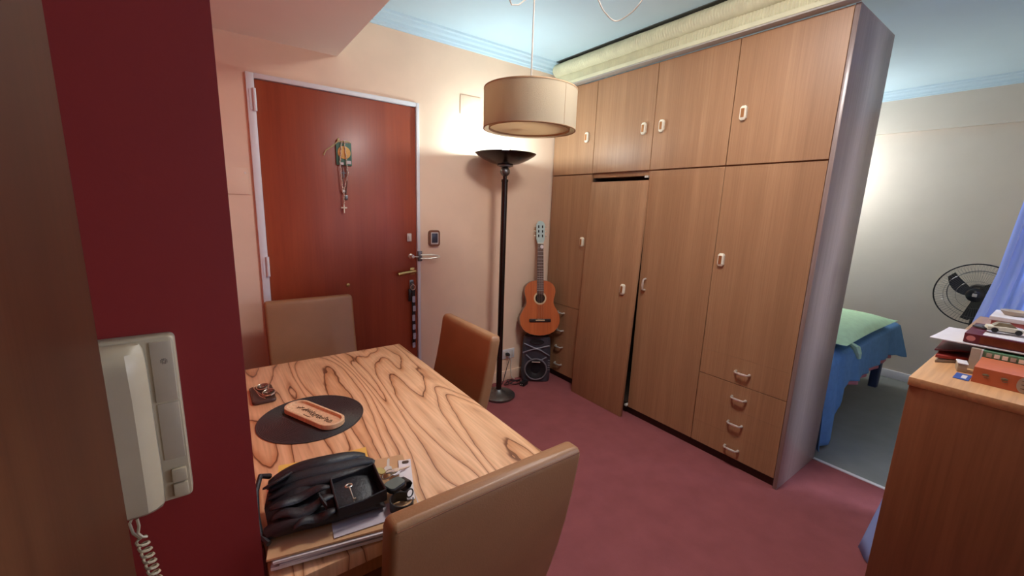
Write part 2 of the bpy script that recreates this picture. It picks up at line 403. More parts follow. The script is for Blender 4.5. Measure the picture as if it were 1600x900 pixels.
struct('trim_2', box(B(), XR-0.045, XR, YB, -0.001, 2.185, HC), M['beige'], 'beam along the top of the bedroom wall', smooth=False)
# plaster cornices: stepped profile swept along the wall
def cornice(name, along, a0, a1, pos, label):
    prof = [(0, 0), (0.0, -0.072), (0.012, -0.072), (0.016, -0.06), (0.026, -0.056), (0.03, -0.04), (0.044, -0.03), (0.05, -0.016), (0.066, -0.012), (0.07, 0)]
    bm = B(); rings = []
    for t in (a0, a1):
        rings.append([((t, pos-q[0], HC+q[1]) if along == 'x' else (pos-q[0], t, HC+q[1])) for q in prof])
    loft(bm, rings); return struct(name, bm, M['white'], label, smooth=False)
cornice('trim_3', 'x', -1.652, XR-0.045, 0.0, 'white plaster cornice above the front door wall')
cornice('trim_4', 'y', YB, -0.07, XR-0.045, 'white plaster cornice above the bedroom wall')
bm = B(); box(bm, -1.166, 0.0, -0.014, 0, 0, 0.085, 0.003)
struct('baseboard_back', bm, M['peach'], 'peach painted skirting below the door wall')
bm = B(); box(bm, XR-0.014, XR, YB, -0.0, 0, 0.075, 0.003)
struct('baseboard_right', bm, M['trim'], 'white skirting along the bedroom wall')
bm = B(); box(bm, 0.507, 0.53, YB, -1.932, -0.002, 0.006, 0.002)
struct('trim_5', bm, M['trim'], 'thin white threshold strip between carpet and grey floor')

# front door
d1 = bpy.data.objects.new('door_1', None); COL.objects.link(d1); d1['kind'] = 'structure'; d1['label'] = 'red-brown veneered front door in a white frame'
d1.location = (-1.63, 0, 0); d1.matrix_basis = Matrix.Translation(d1.location)
LX0, LX1, LZ = -2.068, -1.190, 2.034
bm = B()
box(bm, DX0, LX0-0.002, -0.018, 0.1, 0, DZ, 0.003); box(bm, LX1+0.002, DX1, -0.018, 0.1, 0, DZ, 0.003); box(bm, LX0-0.002, LX1+0.002, -0.018, 0.1, LZ+0.003, DZ, 0.003)
obj('door_frame', bm, M['trim'], d1, world=True)
leaf = obj('door_leaf', box(B(), LX0, LX1, -0.004, 0.04, 0.008, LZ, 0.002), M['doorwood'], d1, world=True)
for z in (1.93, 1.06, 0.25):
    bm = B(); tube(bm, [(LX0-0.006, -0.024, z-0.055), (LX0-0.006, -0.024, z+0.055)], 0.009, 10)
    box(bm, LX0-0.028, LX0-0.006, -0.021, -0.017, z-0.05, z+0.05)
    obj('hinge', bm, M['trim'], d1, world=True)
bm = B(); box(bm, -1.24, -1.205, -0.012, -0.004, 0.955, 1.005, 0.004)
tube(bm, [(-1.222, -0.006, 0.982), (-1.222, -0.05, 0.982)], 0.009, 10)
tube(bm, [(-1.215, -0.05, 0.984), (-1.245, -0.052, 0.983), (-1.30, -0.052, 0.976), (-1.338, -0.05, 0.970)], [0.010, 0.011, 0.012, 0.013], 10)
obj('door_handle', bm, M['brass'], d1, world=True)
bm = B(); box(bm, -1.258, -1.226, -0.014, -0.004, 1.182, 1.236, 0.004); box(bm, -1.250, -1.234, -0.018, -0.012, 1.200, 1.222, 0.003)
obj('lock_plate', bm, M['white_plastic'], d1, world=True)
bm = B(); box(bm, -1.244, -1.214, -0.010, -0.004, 0.83, 0.92, 0.003); lathe(bm, [(0, 0), (0.012, 0), (0.012, 0.014), (0, 0.014)], 12, (-1.229, -0.008, 0.895), Matrix.Rotation(PI/2, 4, 'X'))
obj('keyhole_plate', bm, M['lampbase'], d1, world=True)
bm = B(); lathe(bm, [(0, 0), (0.013, 0), (0.011, 0.006), (0.0, 0.008)], 16, (-1.647, -0.004, 0.918), Matrix.Rotation(PI/2, 4, 'X'))
obj('peephole', bm, M['brass'], d1, world=True)
# swing-bar guard: knob on the leaf, bracket on the frame, U-shaped bar pointing right
bm = B(); lathe(bm, [(0, 0), (0.017, 0), (0.017, 0.006), (0.008, 0.01), (0.008, 0.03), (0.014, 0.034), (0.010, 0.046), (0, 0.048)], 16, (-1.232, -0.004, 1.083), Matrix.Rotation(PI/2, 4, 'X'))
tube(bm, [(-1.232, -0.04, 1.083), (-1.19, -0.038, 1.08)], 0.004, 8)
obj('guard_knob', bm, M['chrome'], d1, world=True)
bm = B(); box(bm, -1.190, -1.160, -0.034, -0.017, 1.048, 1.118, 0.004)
obj('guard_bracket', bm, M['lampbase'], d1, world=True)
bm = B(); tube(bm, [(-1.175, -0.03, 1.092), (-1.10, -0.045, 1.091), (-1.06, -0.05, 1.086), (-1.035, -0.052, 1.078), (-1.06, -0.05, 1.071), (-1.10, -0.045, 1.067), (-1.175, -0.03, 1.066)], 0.0045, 8)
obj('guard_bar', bm, M['chrome'], d1, world=True)

# second door: tall open wooden leaf at the far left
d2 = bpy.data.objects.new('door_2', None); COL.objects.link(d2); d2['kind'] = 'structure'; d2['label'] = 'open brown wooden door leaf at the left edge'
d2.matrix_basis = Matrix.Translation((-2.425, -2.6, 0)); d2.location = (-2.425, -2.6, 0)
obj('door_leaf', box(B(), -2.445, -2.405, -3.0, -2.2, 0.01, 2.05, 0.002), M['leftdoor'], d2, world=True)
for z in (1.65, 0.35):
    bm = B(); tube(bm, [(-2.425, -3.008, z-0.05), (-2.425, -3.008, z+0.05)], 0.008, 8); obj('hinge', bm, M['brass'], d2, world=True)

# ------------------------------------------------------------------ wardrobe
W = thing('wardrobe', 'tall brown veneered built-in wardrobe with cupboards, drawers and one dropped door', 'wardrobe', (0.26, -0.97, 0))
YC = [-0.012, -0.449, -0.947, -1.437, -1.912]
ZR, ZT, ZBOT = 1.692, 2.335, 0.055
obj('side_panel', box(B(), 0.0, 0.525, -1.932, -1.912, 0.0, ZT+0.002, 0.0015), M['wardrobe_end'], W, world=True)
obj('side_panel', box(B(), 0.02, 0.525, -0.012, -0.002, 0.0, ZT, 0.001), M['wardrobe'], W, world=True)
obj('top_panel', box(B(), 0.02, 0.525, -1.911, -0.013, ZT-0.02, ZT, 0.001), M['wardrobe'], W, world=True)
obj('back_panel', box(B(), 0.515, 0.525, -1.911, -0.013, 0.0, ZT-0.021, 0), M['inside'], W, world=True)
obj('base_panel', box(B(), 0.03, 0.514, -1.911, -0.013, 0.055, 0.073, 0), M['inside'], W, world=True)
obj('shelf', box(B(), 0.021, 0.514, -1.911, -0.013, ZR-0.03, ZR+0.012, 0.001), M['wardrobe'], W, world=True)
for y in YC[1:4]:
    obj('divider', box(B(), 0.021, 0.514, y-0.009, y+0.009, 0.074, ZR-0.031, 0), M['inside'], W, world=True)
obj('plinth', box(B(), 0.022, 0.05, -1.911, -0.013, 0.0, 0.054, 0), M['plinth'], W, world=True)

def cab_pull(parent, y, z, x=0.0, Mx=None):
    """octagonal ivory pull with a gold inlay, built on the plane x"""
    bm = B(); w_, h_ = 0.017, 0.036
    pts = [(-w_*0.55, -h_), (w_*0.55, -h_), (w_, -h_*0.72), (w_, h_*0.72), (w_*0.55, h_), (-w_*0.55, h_), (-w_, h_*0.72), (-w_, -h_*0.72)]
    rings = []
    for s_, dx in ((1, 0.0), (1, -0.014), (0.72, -0.019)):
        rings.append([(x+dx, y+p[0]*s_, z+p[1]*s_) for p in pts])
    loft(bm, rings)
    if Mx is not None: bmesh.ops.transform(bm, matrix=Mx, verts=bm.verts)
    h = obj('handle', bm, M['ivory'], parent, smooth=False)
    bm = B(); box(bm, x-0.0215, x-0.0185, y-w_*0.5, y+w_*0.5, z-h_*0.62, z+h_*0.62, 0.001)
    if Mx is not None: bmesh.ops.transform(bm, matrix=Mx, verts=bm.verts)
    obj('inlay', bm, M['gold'], h, smooth=False)
def bow_pull(parent, y, z, vert=False, mname='chrome'):
    """bow handle standing off the front"""
    L_ = 0.037
    pts = []
    for t, dx in ((-1, 0.0), (-0.97, -0.016), (-0.8, -0.025), (0, -0.028), (0.8, -0.025), (0.97, -0.016), (1, 0.0)):
        pts.append((dx, y, z+t*L_) if vert else (dx, y+t*L_, z))
    bm = B(); tube(bm, pts, [0.008, 0.006, 0.006, 0.0075, 0.006, 0.006, 0.008], 8)
    obj('handle', bm, M[mname], parent)
woff = Matrix.Translation((-0.26, 0.97, 0))
G = 0.0018
def wpart(name, y1, y0, z0, z1, g0=G, g1=G):
    bm = box(B(), 0.0, 0.0195, y0+G, y1-G, z0+g0, z1-g1, 0.0012 if min(g0, g1) > 0.001 else 0.0002, 1)
    return obj(name, bm, M['wardrobe'], W, world=True)
upy = [-0.378, -0.878, -1.010, -1.500]
for i in range(4):
    d = wpart('door', YC[i], YC[i+1], ZR+0.002, ZT)
    cab_pull(d, upy[i], 1.955, 0.0, woff)
DRZ = [0.648, 0.497, 0.345, 0.192, ZBOT]
def bow_w(parent, y, z, vert=False, mname='chrome'):
    n0 = len(parent.children); bow_pull(parent, y, z, vert, mname)
    parent.children[-1].data.transform(woff)
for col, py, pz in ((0, -0.207, (0.584, 0.433, 0.287, 0.134)), (3, -1.681, (0.571, 0.420, 0.267, 0.115))):
    for k in range(4):
        g = lambda j: G if (col, j) in ((0, 0), (3, 1)) or j == 4 else 0.0003
        d = wpart('drawer', YC[col], YC[col+1], DRZ[k+1], DRZ[k], g(k+1), g(k))
        bow_w(d, py, pz[k])
d = wpart('door', YC[0], YC[1], DRZ[0], ZR-0.002); cab_pull(d, -0.396, 1.187, 0.0, woff)
d = wpart('door', YC[3], YC[4], DRZ[0], ZR-0.002, 0.0003, G); cab_pull(d, -1.483, 1.180, 0.0, woff)
d = wpart('door', YC[2], YC[3], ZBOT, ZR-0.002); bow_w(d, -0.996, 0.955, True)
# the second lower door has dropped off its hinges: stands on the carpet and leans
th = math.atan2(0.072, 1.63)
Ml = Matrix.Translation((-0.083, -0.708, 0.001)) @ Matrix.Rotation(th, 4, 'Y')
bm = box(B(), 0.0, 0.0195, -0.247, 0.247, 0.0, 1.632, 0.0012); bmesh.ops.transform(bm, matrix=Ml, verts=bm.verts)
d = obj('door', bm, M['wardrobe'], W, world=True); d['label'] = 'dropped door standing on the carpet'
cab_pull(d, -0.146, 0.90, 0.0, woff @ Ml)
bm = B(); box(bm, 0.002, 0.03, -0.935, -0.91, 1.648, 1.662, 0.003); obj('hinge_bracket', bm, M['white_plastic'], W, world=True)
bm = B(); box(bm, -0.01, 0.03, -0.945, -0.925, 0.056, 0.07, 0.003); obj('hinge_bracket', bm, M['white_plastic'], W, world=True)

# pleated cream valance above the wardrobe
V = thing('valance', 'cream pleated fabric pelmet with a puffed roll above the wardrobe', 'pelmet', (-0.03, -0.97, 2.337))
def ribbed(prof, y0, y1, pitch, amp, per=4):
    n = int((y1-y0)/pitch)*per; rings = []
    bm = B()
    for i in range(n+1):
        y = y0+(y1-y0)*i/n
        a = amp*math.sin(2*PI*i/per)+0.0015*math.sin(y*31+1)
        rings.append([(x-a*k, y, z) for (x, z, k) in prof])
    loft(bm, rings, cap=True); return bm
roll = [(0.0, 2.525, 0), (-0.035, 2.522, 0.4), (-0.066, 2.51, 1), (-0.082, 2.487, 1), (-0.084, 2.46, 1), (-0.07, 2.438, 1), (-0.045, 2.424, 0.5), (0.0, 2.424, 0)]
obj('puffed_roll', ribbed(roll, -1.925, -0.045, 0.016, 0.0022), M['valance'], V, world=True)
band = [(0.0, 2.4235, 0), (-0.046, 2.4235, 1), (-0.05, 2.405, 1), (-0.052, 2.372, 1), (0.0, 2.372, 0)]
obj('pleated_band', ribbed(band, -1.925, -0.02, 0.016, 0.0035), M['valance'], V, world=True)
obj('hem', box(B(), -0.056, 0.0, -1.925, -0.02, 2.348, 2.3715, 0.002), M['valance'], V, world=True)
bm = B(); box(bm, -0.055, 0.0, -1.93, -0.015, 2.3385, 2.3475, 0.001)
obj('rail', bm, M['cord'], V, world=True)
bm = B(); box(bm, -0.072, -0.02, -1.925, -0.05, 2.5255, 2.5295)
obj('top_rail', bm, M['lampbase'], V, world=True)

# ------------------------------------------------------------------ dining table
TX0, TX1, TY0, TY1 = -2.29, -1.62, -1.932, -0.79
T = thing('dining_table', 'rectangular wooden dining table with bold wavy grain against the red wall', 'table', (-1.955, -1.361, 0))
obj('tabletop', box(B(), TX0, TX1, TY0, TY1, 0.727, 0.76, 0.003), M['table'], T, world=True)
for x0, x1, y0, y1 in ((TX0+0.07, TX1-0.07, TY0+0.04, TY0+0.06), (TX0+0.07, TX1-0.07, TY1-0.06, TY1-0.04), (TX0+0.03, TX0+0.05, TY0+0.07, TY1-0.07), (TX1-0.05, TX1-0.03, TY0+0.07, TY1-0.07)):
    obj('apron', box(B(), x0, x1, y0, y1, 0.66, 0.7265, 0.002), M['table_edge'], T, world=True)
for x in (TX0+0.04, TX1-0.04):
    for y in (TY0+0.045, TY1-0.045):
        bm = B(); loft(bm, [[(x+p[0]*s, y+p[1]*s, z) for p in rrect(0.055, 0.055, 0.008, 3)] for z, s in ((0.0, 0.8), (0.6, 1), (0.7265, 1))])
        obj('leg', bm, M['table_edge'], T, world=True)

# ------------------------------------------------------------------ chairs
def yback(z):
    t = (z-0.46)/0.445
    return -0.150-0.100*t-0.012*math.sin(PI*max(0, min(1, t)))
def make_chair(label):
    t = thing('dining_chair', label, 'chair', group='tan upholstered dining chairs')
    # backrest
    bm = B(); rings = []
    zs = [0.36, 0.40, 0.46, 0.54, 0.62, 0.70, 0.78, 0.85, 0.885]
    for z in zs:
        wd = 0.440-0.010*(0.885-z); d_ = 0.058-0.012*(z-0.36)
        rings.append([(p[0], p[1], z) for p in rrect(wd, d_, 0.014, 4, 0, yback(z))])
    for dz, sh in ((0.010, 0.002), (0.017, 0.006), (0.021, 0.013)):
        z = 0.885+dz; rings.append([(p[0], p[1], z) for p in rrect(0.440-2*sh, 0.050-2*sh, max(0.014-sh, 0.003), 4, 0, yback(z))])
    loft(bm, rings)
    obj('backrest', bm, M['tan'], t, angle=60)
    bm = B(); zz = 0.898
    tube(bm, [(x, yback(zz)-0.0235, zz-0.002*abs(x)/0.2) for x in [-0.21+0.42*i/12 for i in range(13)]], 0.0014, 6)
    obj('seam', bm, M['tan_seam'], t)
    # seat cushion
    bm = B(); rings = []
    for z, sh in ((0.385, 0.012), (0.39, 0.004), (0.40, 0), (0.455, 0), (0.468, 0.004), (0.475, 0.014)):
        rings.append([(p[0], p[1], z) for p in rrect(0.425-2*sh, 0.40-2*sh, 0.03, 4, 0, 0.07)])
    loft(bm, rings)
    # puff the top
    c = bm.verts.new((0, 0.07, 0.482)); top = max(bm.faces, key=lambda f: f.calc_center_median().z)
    vs = list(top.verts); bm.faces.remove(top)
    for i in range(len(vs)): bm.faces.new((vs[i], vs[(i+1) % len(vs)], c))
    obj('seat', bm, M['tan'], t, angle=60)
    for x in (-0.19, 0.19):
        for y, y2 in ((-0.135, -0.20), (0.235, 0.245)):
            bm = B(); loft(bm, [[(x+p[0]*s, yy+p[1]*s, z) for p in rrect(0.042, 0.042, 0.005, 2)] for z, s, yy in ((0.0, 0.62, y2), (0.386, 1, y))])
            obj('leg', bm, M['chairleg'], t)
    return t
ch = make_chair('tan leatherette dining chair in the foreground, seen from behind')
def put(o, x, y, rz):
    o.location = (x, y, 0); o.rotation_euler = (0, 0, rz)
put(ch, -1.907, -1.805, 0)
c2 = copy_tree(ch); put(c2, -1.655, -1.092, PI/2); c2['label'] = 'tan leatherette dining chair on the lamp side of the table'
c3 = copy_tree(ch); put(c3, -1.907, -0.475, PI); c3['label'] = 'tan leatherette dining chair at the table end before the front door'

# ------------------------------------------------------------------ floor lamp
F = thing('floor_lamp', 'tall dark metal uplighter floor lamp with a lit bowl', 'lamp', (-0.625, -0.222, 0))
bm = B(); lathe(bm, [(0, 0), (0.120, 0), (0.126, 0.006), (0.126, 0.018), (0.112, 0.026), (0.07, 0.036), (0.04, 0.046), (0.026, 0.06), (0, 0.06)], 40); obj('base', bm, M['lampbase'], F)
bm = B(); lathe(bm, [(0, 0.058), (0.021, 0.058), (0.021, 1.60), (0.024, 1.602), (0.024, 1.618), (0.014, 1.622), (0.014, 1.64), (0, 1.64)], 24); obj('pole', bm, M['lampblack'], F)
bm = B(); sphere(bm, (0, 0, 1.672), 0.034, 20); obj('ball_joint', bm, M['lampbase'], F)
bm = B(); lathe(bm, [(0, 1.700), (0.03, 1.700), (0.055, 1.708), (0.055, 1.714), (0, 1.714)], 24); obj('collar', bm, M['lampbase'], F)
bm = B(); lathe(bm, [(0, 1.7145), (0.05, 1.7155), (0.10, 1.728), (0.155, 1.752), (0.195, 1.776), (0.212, 1.790), (0.208, 1.790), (0.192, 1.780), (0.152, 1.757), (0.10, 1.734), (0.05, 1.722), (0, 1.7205)], 48)
obj('bowl', bm, M['lampblack'], F)
bm = B(); lathe(bm, [(0, 1.7205), (0.018, 1.7205), (0.018, 1.765), (0, 1.765)], 16); obj('socket', bm, M['white_plastic'], F)
bm = B(); sphere(bm, (0, 0, 1.797), 0.032, 20); obj('bulb', bm, M['bulb'], F)

# ------------------------------------------------------------------ pendant lamp
PX, PY = -1.14, -1.135
Pn = thing('pendant_lamp', 'beige drum-shaped fabric pendant lamp hanging from the ceiling', 'lamp', (PX, PY, 1.765))
bm = B(); R_ = 0.203
lathe(bm, [(R_, 0.0), (R_, 0.165), (R_-0.003, 0.165), (R_-0.003, 0.0), (R_, 0.0)], 64); obj('shade', bm, M['shade'], Pn)
bm = B(); lathe(bm, [(R_+0.0008, 0.0), (R_+0.0008, 0.0025), (R_-0.004, 0.0025), (R_-0.004, -0.0005), (R_+0.0008, 0.0)], 64); obj('shade_trim', bm, M['shade_trim'], Pn)
bm = B(); lathe(bm, [(R_+0.001, 0.161), (R_+0.001, 0.166), (R_-0.004, 0.166), (R_-0.004, 0.161), (R_+0.001, 0.161)], 64); obj('shade_trim', bm, M['shade_trim'], Pn)
bm = B(); lathe(bm, [(0, 0.010), (R_-0.028, 0.010), (R_-0.028, 0.013), (0, 0.013)], 48); obj('diffuser', bm, M['shade_in'], Pn)
bm = B(); lathe(bm, [(R_-0.028, 0.002), (R_-0.024, 0.002), (R_-0.024, 0.016), (R_-0.028, 0.016), (R_-0.028, 0.002)], 48); obj('diffuser_ring', bm, M['shade_trim'], Pn)
bm = B()
a0 = math.atan2(-0.79, -0.12)
box(bm, -0.0008, 0.0008, R_-0.001, R_+0.0008, 0.003, 0.163, 0, 2, Matrix.Rotation(a0-PI/2+0.25, 4, 'Z')); obj('shade_seam', bm, M['shade_trim'], Pn)
bm = B()
for k in range(3):
    a = k*2*PI/3; tube(bm, [(0, 0, 0.155), ((R_-0.004)*math.cos(a), (R_-0.004)*math.sin(a), 0.160)], 0.002, 6)
lathe(bm, [(0, 0.09), (0.02, 0.09), (0.022, 0.16), (0.008, 0.185), (0, 0.185)], 16); obj('lamp_holder', bm, M['white_plastic'], Pn)
bm = B(); tube(bm, [(0, 0, 0.18), (0.0, 0, 0.45), (0.0, 0.0, 0.76)], 0.0032, 8)
tube(bm, [(0, 0, 0.745), (-0.06, 0, 0.64), (-0.125, 0, 0.53), (-0.131, 0, 0.49), (-0.115, 0, 0.468), (-0.08, 0, 0.478), (-0.03, 0, 0.52), (-0.003, 0.0, 0.58)], 0.0028, 8)
obj('cord', bm, M['cord'], Pn)
bm = B()
sw = [(-1.05, -1.232, 2.525), (-0.969, -1.253, 2.40), (-0.863, -1.234, 2.33), (-0.80, -1.215, 2.307), (-0.702, -1.197, 2.30), (-0.70, -1.28, 2.307), (-0.72, -1.355, 2.33), (-0.715, -1.395, 2.40), (-0.69, -1.40, 2.52)]
sp = []
for i in range(len(sw)-1):
    p0 = Vector(sw[max(i-1, 0)]); p1 = Vector(sw[i]); p2 = Vector(sw[i+1]); p3 = Vector(sw[min(i+2, len(sw)-1)])
    for k in range(5):
        t = k/5; sp.append(0.5*((2*p1)+(p2-p0)*t+(2*p0-5*p1+4*p2-p3)*t*t+(3*p1-p0-3*p2+p3)*t**3))
sp.append(Vector(sw[-1]))
tube(bm, sp, 0.003, 8); tube(bm, [sp[0], (PX, PY, 2.526)], 0.003, 8)
obj('swagged_cord', bm, M['cord'], Pn, world=True)
bm = B(); lathe(bm, [(0, 0), (0.03, 0), (0.03, -0.012), (0.006, -0.016), (0.006, -0.03), (0, -0.03)], 16, (PX, PY, HC)); obj('ceiling_hook', bm, M['white_plastic'], Pn, world=True); bm = B(); lathe(bm, [(0, 0), (0.006, 0), (0.006, -0.02), (0, -0.022)], 10, (-0.69, -1.40, HC))
obj('ceiling_hook', bm, M['white_plastic'], Pn, world=True)

# ------------------------------------------------------------------ speaker
ang = math.atan2(-0.6, 0.8)
S = thing('portable_speaker', 'black portable party speaker standing in the corner under the guitar', 'speaker', (-0.215, -0.165, 0), ang)
# local: x = width, front at y=0 looking to -y, body behind
bm = B(); rings = []
for z, s in ((0.006, 0.94), (0.02, 1.0), (0.10, 1.02), (0.21, 1.0), (0.30, 0.98), (0.375, 0.94), (0.392, 0.86)):
    fw = 0.118*s; bw = 0.060*s
    rings.append([(-fw+0.02, 0.0, z), (-fw, 0.02, z), (-fw*0.96, 0.06, z), (-bw, 0.145, z), (bw, 0.145, z), (fw*0.96, 0.06, z), (fw, 0.02, z), (fw-0.02, 0.0, z)])
loft(bm, rings); obj('body', bm, M['speaker'], S, angle=25)
Rx = Matrix.Rotation(PI/2, 4, 'X')
bm = B(); lathe(bm, [(0.0, -0.012), (0.03, -0.010), (0.045, 0.004), (0.083, 0.012), (0.090, 0.014), (0.090, 0.0), (0, 0.0)], 32, (0, 0.0, 0.115), Rx); obj('woofer', bm, M['speaker_dark'], S)
bm = B(); tube(bm, [(0.09*math.cos(a), -0.010, 0.115+0.09*math.sin(a)) for a in [2*PI*i/36 for i in range(36)]], 0.007, 8, True); obj('woofer_ring', bm, M['speaker_trim'], S)
bm = B(); lathe(bm, [(0, 0.006), (0.03, 0.012), (0.034, 0.008), (0.034, 0), (0, 0)], 24, (0, 0, 0.352), Rx @ Matrix.Diagonal((1.7, 0.6, 1, 1))); obj('control_panel', bm, M['speaker_dark'], S)
for pts in ([(-0.105, -0.006, 0.335), (-0.02, -0.010, 0.300), (0.0, -0.010, 0.296), (0.02, -0.010, 0.300), (0.105, -0.006, 0.322)], [(-0.112, -0.006, 0.255), (-0.03, -0.012, 0.288), (0, -0.012, 0.293), (0.03, -0.012, 0.284), (0.108, -0.006, 0.236)], [(-0.085, -0.006, 0.238), (-0.045, -0.014, 0.205), (-0.03, -0.014, 0.20)], [(0.085, -0.006, 0.222), (0.045, -0.014, 0.200), (0.03, -0.014, 0.198)]):
    bm = B(); tube(bm, pts, 0.006, 6); obj('grille_bar', bm, M['speaker_trim'], S)
bm = B(); box(bm, -0.035, 0.035, -0.019, -0.010, 0.176, 0.184, 0.002); obj('badge', bm, M['chrome'], S)
for z in (0.11, 0.13, 0.15, 0.17, 0.19):
    bm = B(); box(bm, 0.098, 0.115, -0.003, 0.004, z-0.005, z+0.005, 0.002); obj('side_rib', bm, M['speaker_trim'], S)
bm = B(); tube(bm, [(-0.04, 0.12, 0.388), (-0.036, 0.12, 0.397), (0.036, 0.12, 0.397), (0.04, 0.12, 0.388)], 0.006, 8); obj('carry_handle', bm, M['speaker_dark'], S)
for x, y in ((-0.07, 0.03), (0.07, 0.03), (-0.04, 0.12), (0.04, 0.12)):
    bm = B(); lathe(bm, [(0, 0), (0.01, 0), (0.012, 0.008), (0, 0.008)], 10, (x, y, 0)); obj('foot', bm, M['black_plastic'], S)

# ------------------------------------------------------------------ guitar (local: y along the neck, x width, front +z)
g_bot = Vector((-0.222, -0.207, 0.4175)); g_top = Vector((-0.135, -0.045, 1.33))
gy = (g_top-g_bot).normalized(); gl = (g_top-g_bot).length
gx = Vector((0.89, -0.45, 0)); gx = (gx-gy*gx.dot(gy)).normalized(); gz = gx.cross(gy)
GT = thing('acoustic_guitar', 'orange-brown classical guitar standing on the speaker in the corner', 'guitar', tuple(g_bot))
MG = Matrix(((gx.x, gy.x, gz.x, g_bot.x), (gx.y, gy.y, gz.y, g_bot.y), (gx.z, gy.z, gz.z, g_bot.z), (0, 0, 0, 1)))
GT.matrix_basis = MG
k = gl/1.0
prof = [(0, 0.0), (0.004, 0.045), (0.015, 0.09), (0.035, 0.128), (0.065, 0.156), (0.10, 0.173), (0.14, 0.179), (0.18, 0.173), (0.22, 0.152), (0.255, 0.130), (0.285, 0.120), (0.315, 0.122), (0.35, 0.132), (0.385, 0.138), (0.42, 0.132), (0.45, 0.112), (0.47, 0.082), (0.48, 0.045), (0.482, 0.0)]
outl = [(x*k, y*k) for y, x in prof] + [(-x*k, y*k) for y, x in reversed(prof[1:-1])]
sides = [(x*0.998, y*0.998+0.0005) for x, y in outl]
bm = B(); prism(bm, sides, -0.085*k, -0.004*k); obj('body', bm, M['guitar_side'], GT, angle=30)
# soundboard with a real hole
bm = B(); hr = 0.043*k; hy = 0.325*k; n = len(outl)
import_o = [bm.verts.new((x, y, 0)) for x, y in outl]
inn = []
for x, y in outl:
    a = math.atan2(y-hy, x); inn.append(bm.verts.new((hr*math.cos(a), hy+hr*math.sin(a), 0)))
for i in range(n):
    j = (i+1) % n; bm.faces.new((import_o[i], import_o[j], inn[j], inn[i]))
ex = bmesh.ops.extrude_face_region(bm, geom=bm.faces[:]); bmesh.ops.translate(bm, vec=(0, 0, -0.004*k), verts=[v for v in ex['geom'] if isinstance(v, bmesh.types.BMVert)])
obj('soundboard', bm, M['guitar_top'], GT, angle=30)
bm = B(); lathe(bm, [(0, -0.0035), (hr*0.99, -0.0035), (hr*0.99, -0.003), (0, -0.003)], 32, (0, hy, 0)); obj('sound_hole', bm, M['dark'], GT)
bm = B(); lathe(bm, [(hr, 0.0), (hr, 0.001), (hr+0.013*k, 0.001), (hr+0.013*k, 0.0), (hr, 0)], 40, (0, hy, 0.0)); obj('rosette', bm, M['binding'], GT)
bm = B(); box(bm, -0.095*k, 0.095*k, 0.118*k, 0.146*k, 0.0, 0.009*k, 0.002); br = obj('bridge', bm, M['blackwood'], GT)
bm = B(); box(bm, -0.04*k, 0.04*k, 0.128*k, 0.138*k, 0.009*k, 0.0125*k, 0.001); obj('saddle', bm, M['binding'], br)
bm = B(); rings = []
for y, wd, dz in ((0.36, 0.060, 0.0), (0.48, 0.058, -0.012), (0.80, 0.050, -0.018)):
    rings.append([(x*wd*k/2, y*k, z*k) for x, z in ((-1, 0.0005), (-1, 0.007), (1, 0.007), (1, 0.0005))])
loft(bm, rings); fb = obj('fretboard', bm, M['rosewood'], GT, smooth=False)
bm = B(); rings = []
for y, wd in ((0.475, 0.056), (0.80, 0.048)):
    rings.append([(math.cos(a)*wd*k/2, y*k, math.sin(a)*0.02*k) for a in [PI+PI*i/8 for i in range(9)]])
loft(bm, rings); obj('neck', bm, M['guitar_side'], GT)
for i in range(1, 18):
    y = 0.80-0.65*(1-2**(-i/12)); wd = 0.05+0.01*(0.8-y)/0.44
    bm = B(); tube(bm, [(-wd*k/2*0.97, y*k, 0.0075*k), (wd*k/2*0.97, y*k, 0.0075*k)], 0.0013, 6); obj('fret', bm, M['chrome'], fb)
bm = B(); box(bm, -0.026*k, 0.026*k, 0.80*k, 0.806*k, 0.0, 0.010*k, 0.001); obj('nut', bm, M['ivory'], GT)
bm = B(); prism(bm, [(x*k, y*k) for x, y in ((-0.026, 0.806), (0.026, 0.806), (0.036, 0.84), (0.038, 0.97), (0.02, 0.995), (0, 1.0), (-0.02, 0.995), (-0.038, 0.97), (-0.036, 0.84))], -0.012*k, 0.004*k); hs = obj('headstock', bm, M['headstock'], GT)
for sx in (-1, 1):
    for i, y in enumerate((0.87, 0.91, 0.95)):
        bm = B(); box(bm, sx*0.017*k-0.005, sx*0.017*k+0.005, y*k-0.013*k, y*k+0.010*k, 0.004*k, 0.0055*k); obj('slot', bm, M['dark'], hs)
        bm = B(); tube(bm, [(sx*0.037*k, y*k, -0.004*k), (sx*0.046*k, y*k, -0.004*k)], 0.003, 6); sphere(bm, (sx*0.052*k, y*k, -0.004*k), 0.008*k, 8, (0.7, 1, 1)); obj('tuning_peg', bm, M['ivory'], hs)
for i in range(6):
    x = -0.02+0.008*i
    bm = B(); tube(bm, [(x*k*1.25, 0.137*k, 0.0125*k), (x*k*0.95, 0.803*k, 0.0115*k)], 0.0007, 5); obj('string', bm, M['wire'], GT)
bm = B(); prism(bm, [(0.015*k*math.cos(a)*(1.0 if math.sin(a) > 0 else 0.9), (0.773+0.017*math.sin(a))*k) for a in [2*PI*i/12 for i in range(12)]], 0.0135*k, 0.0155*k)
bmesh.ops.translate(bm, vec=(0.010*k, 0, 0), verts=bm.verts)
o = obj('guitar_pick', bm, M['paper'], None); o.matrix_basis = MG.copy(); tag(o, 'white pick tucked under the guitar strings near the headstock', 'guitar pick')

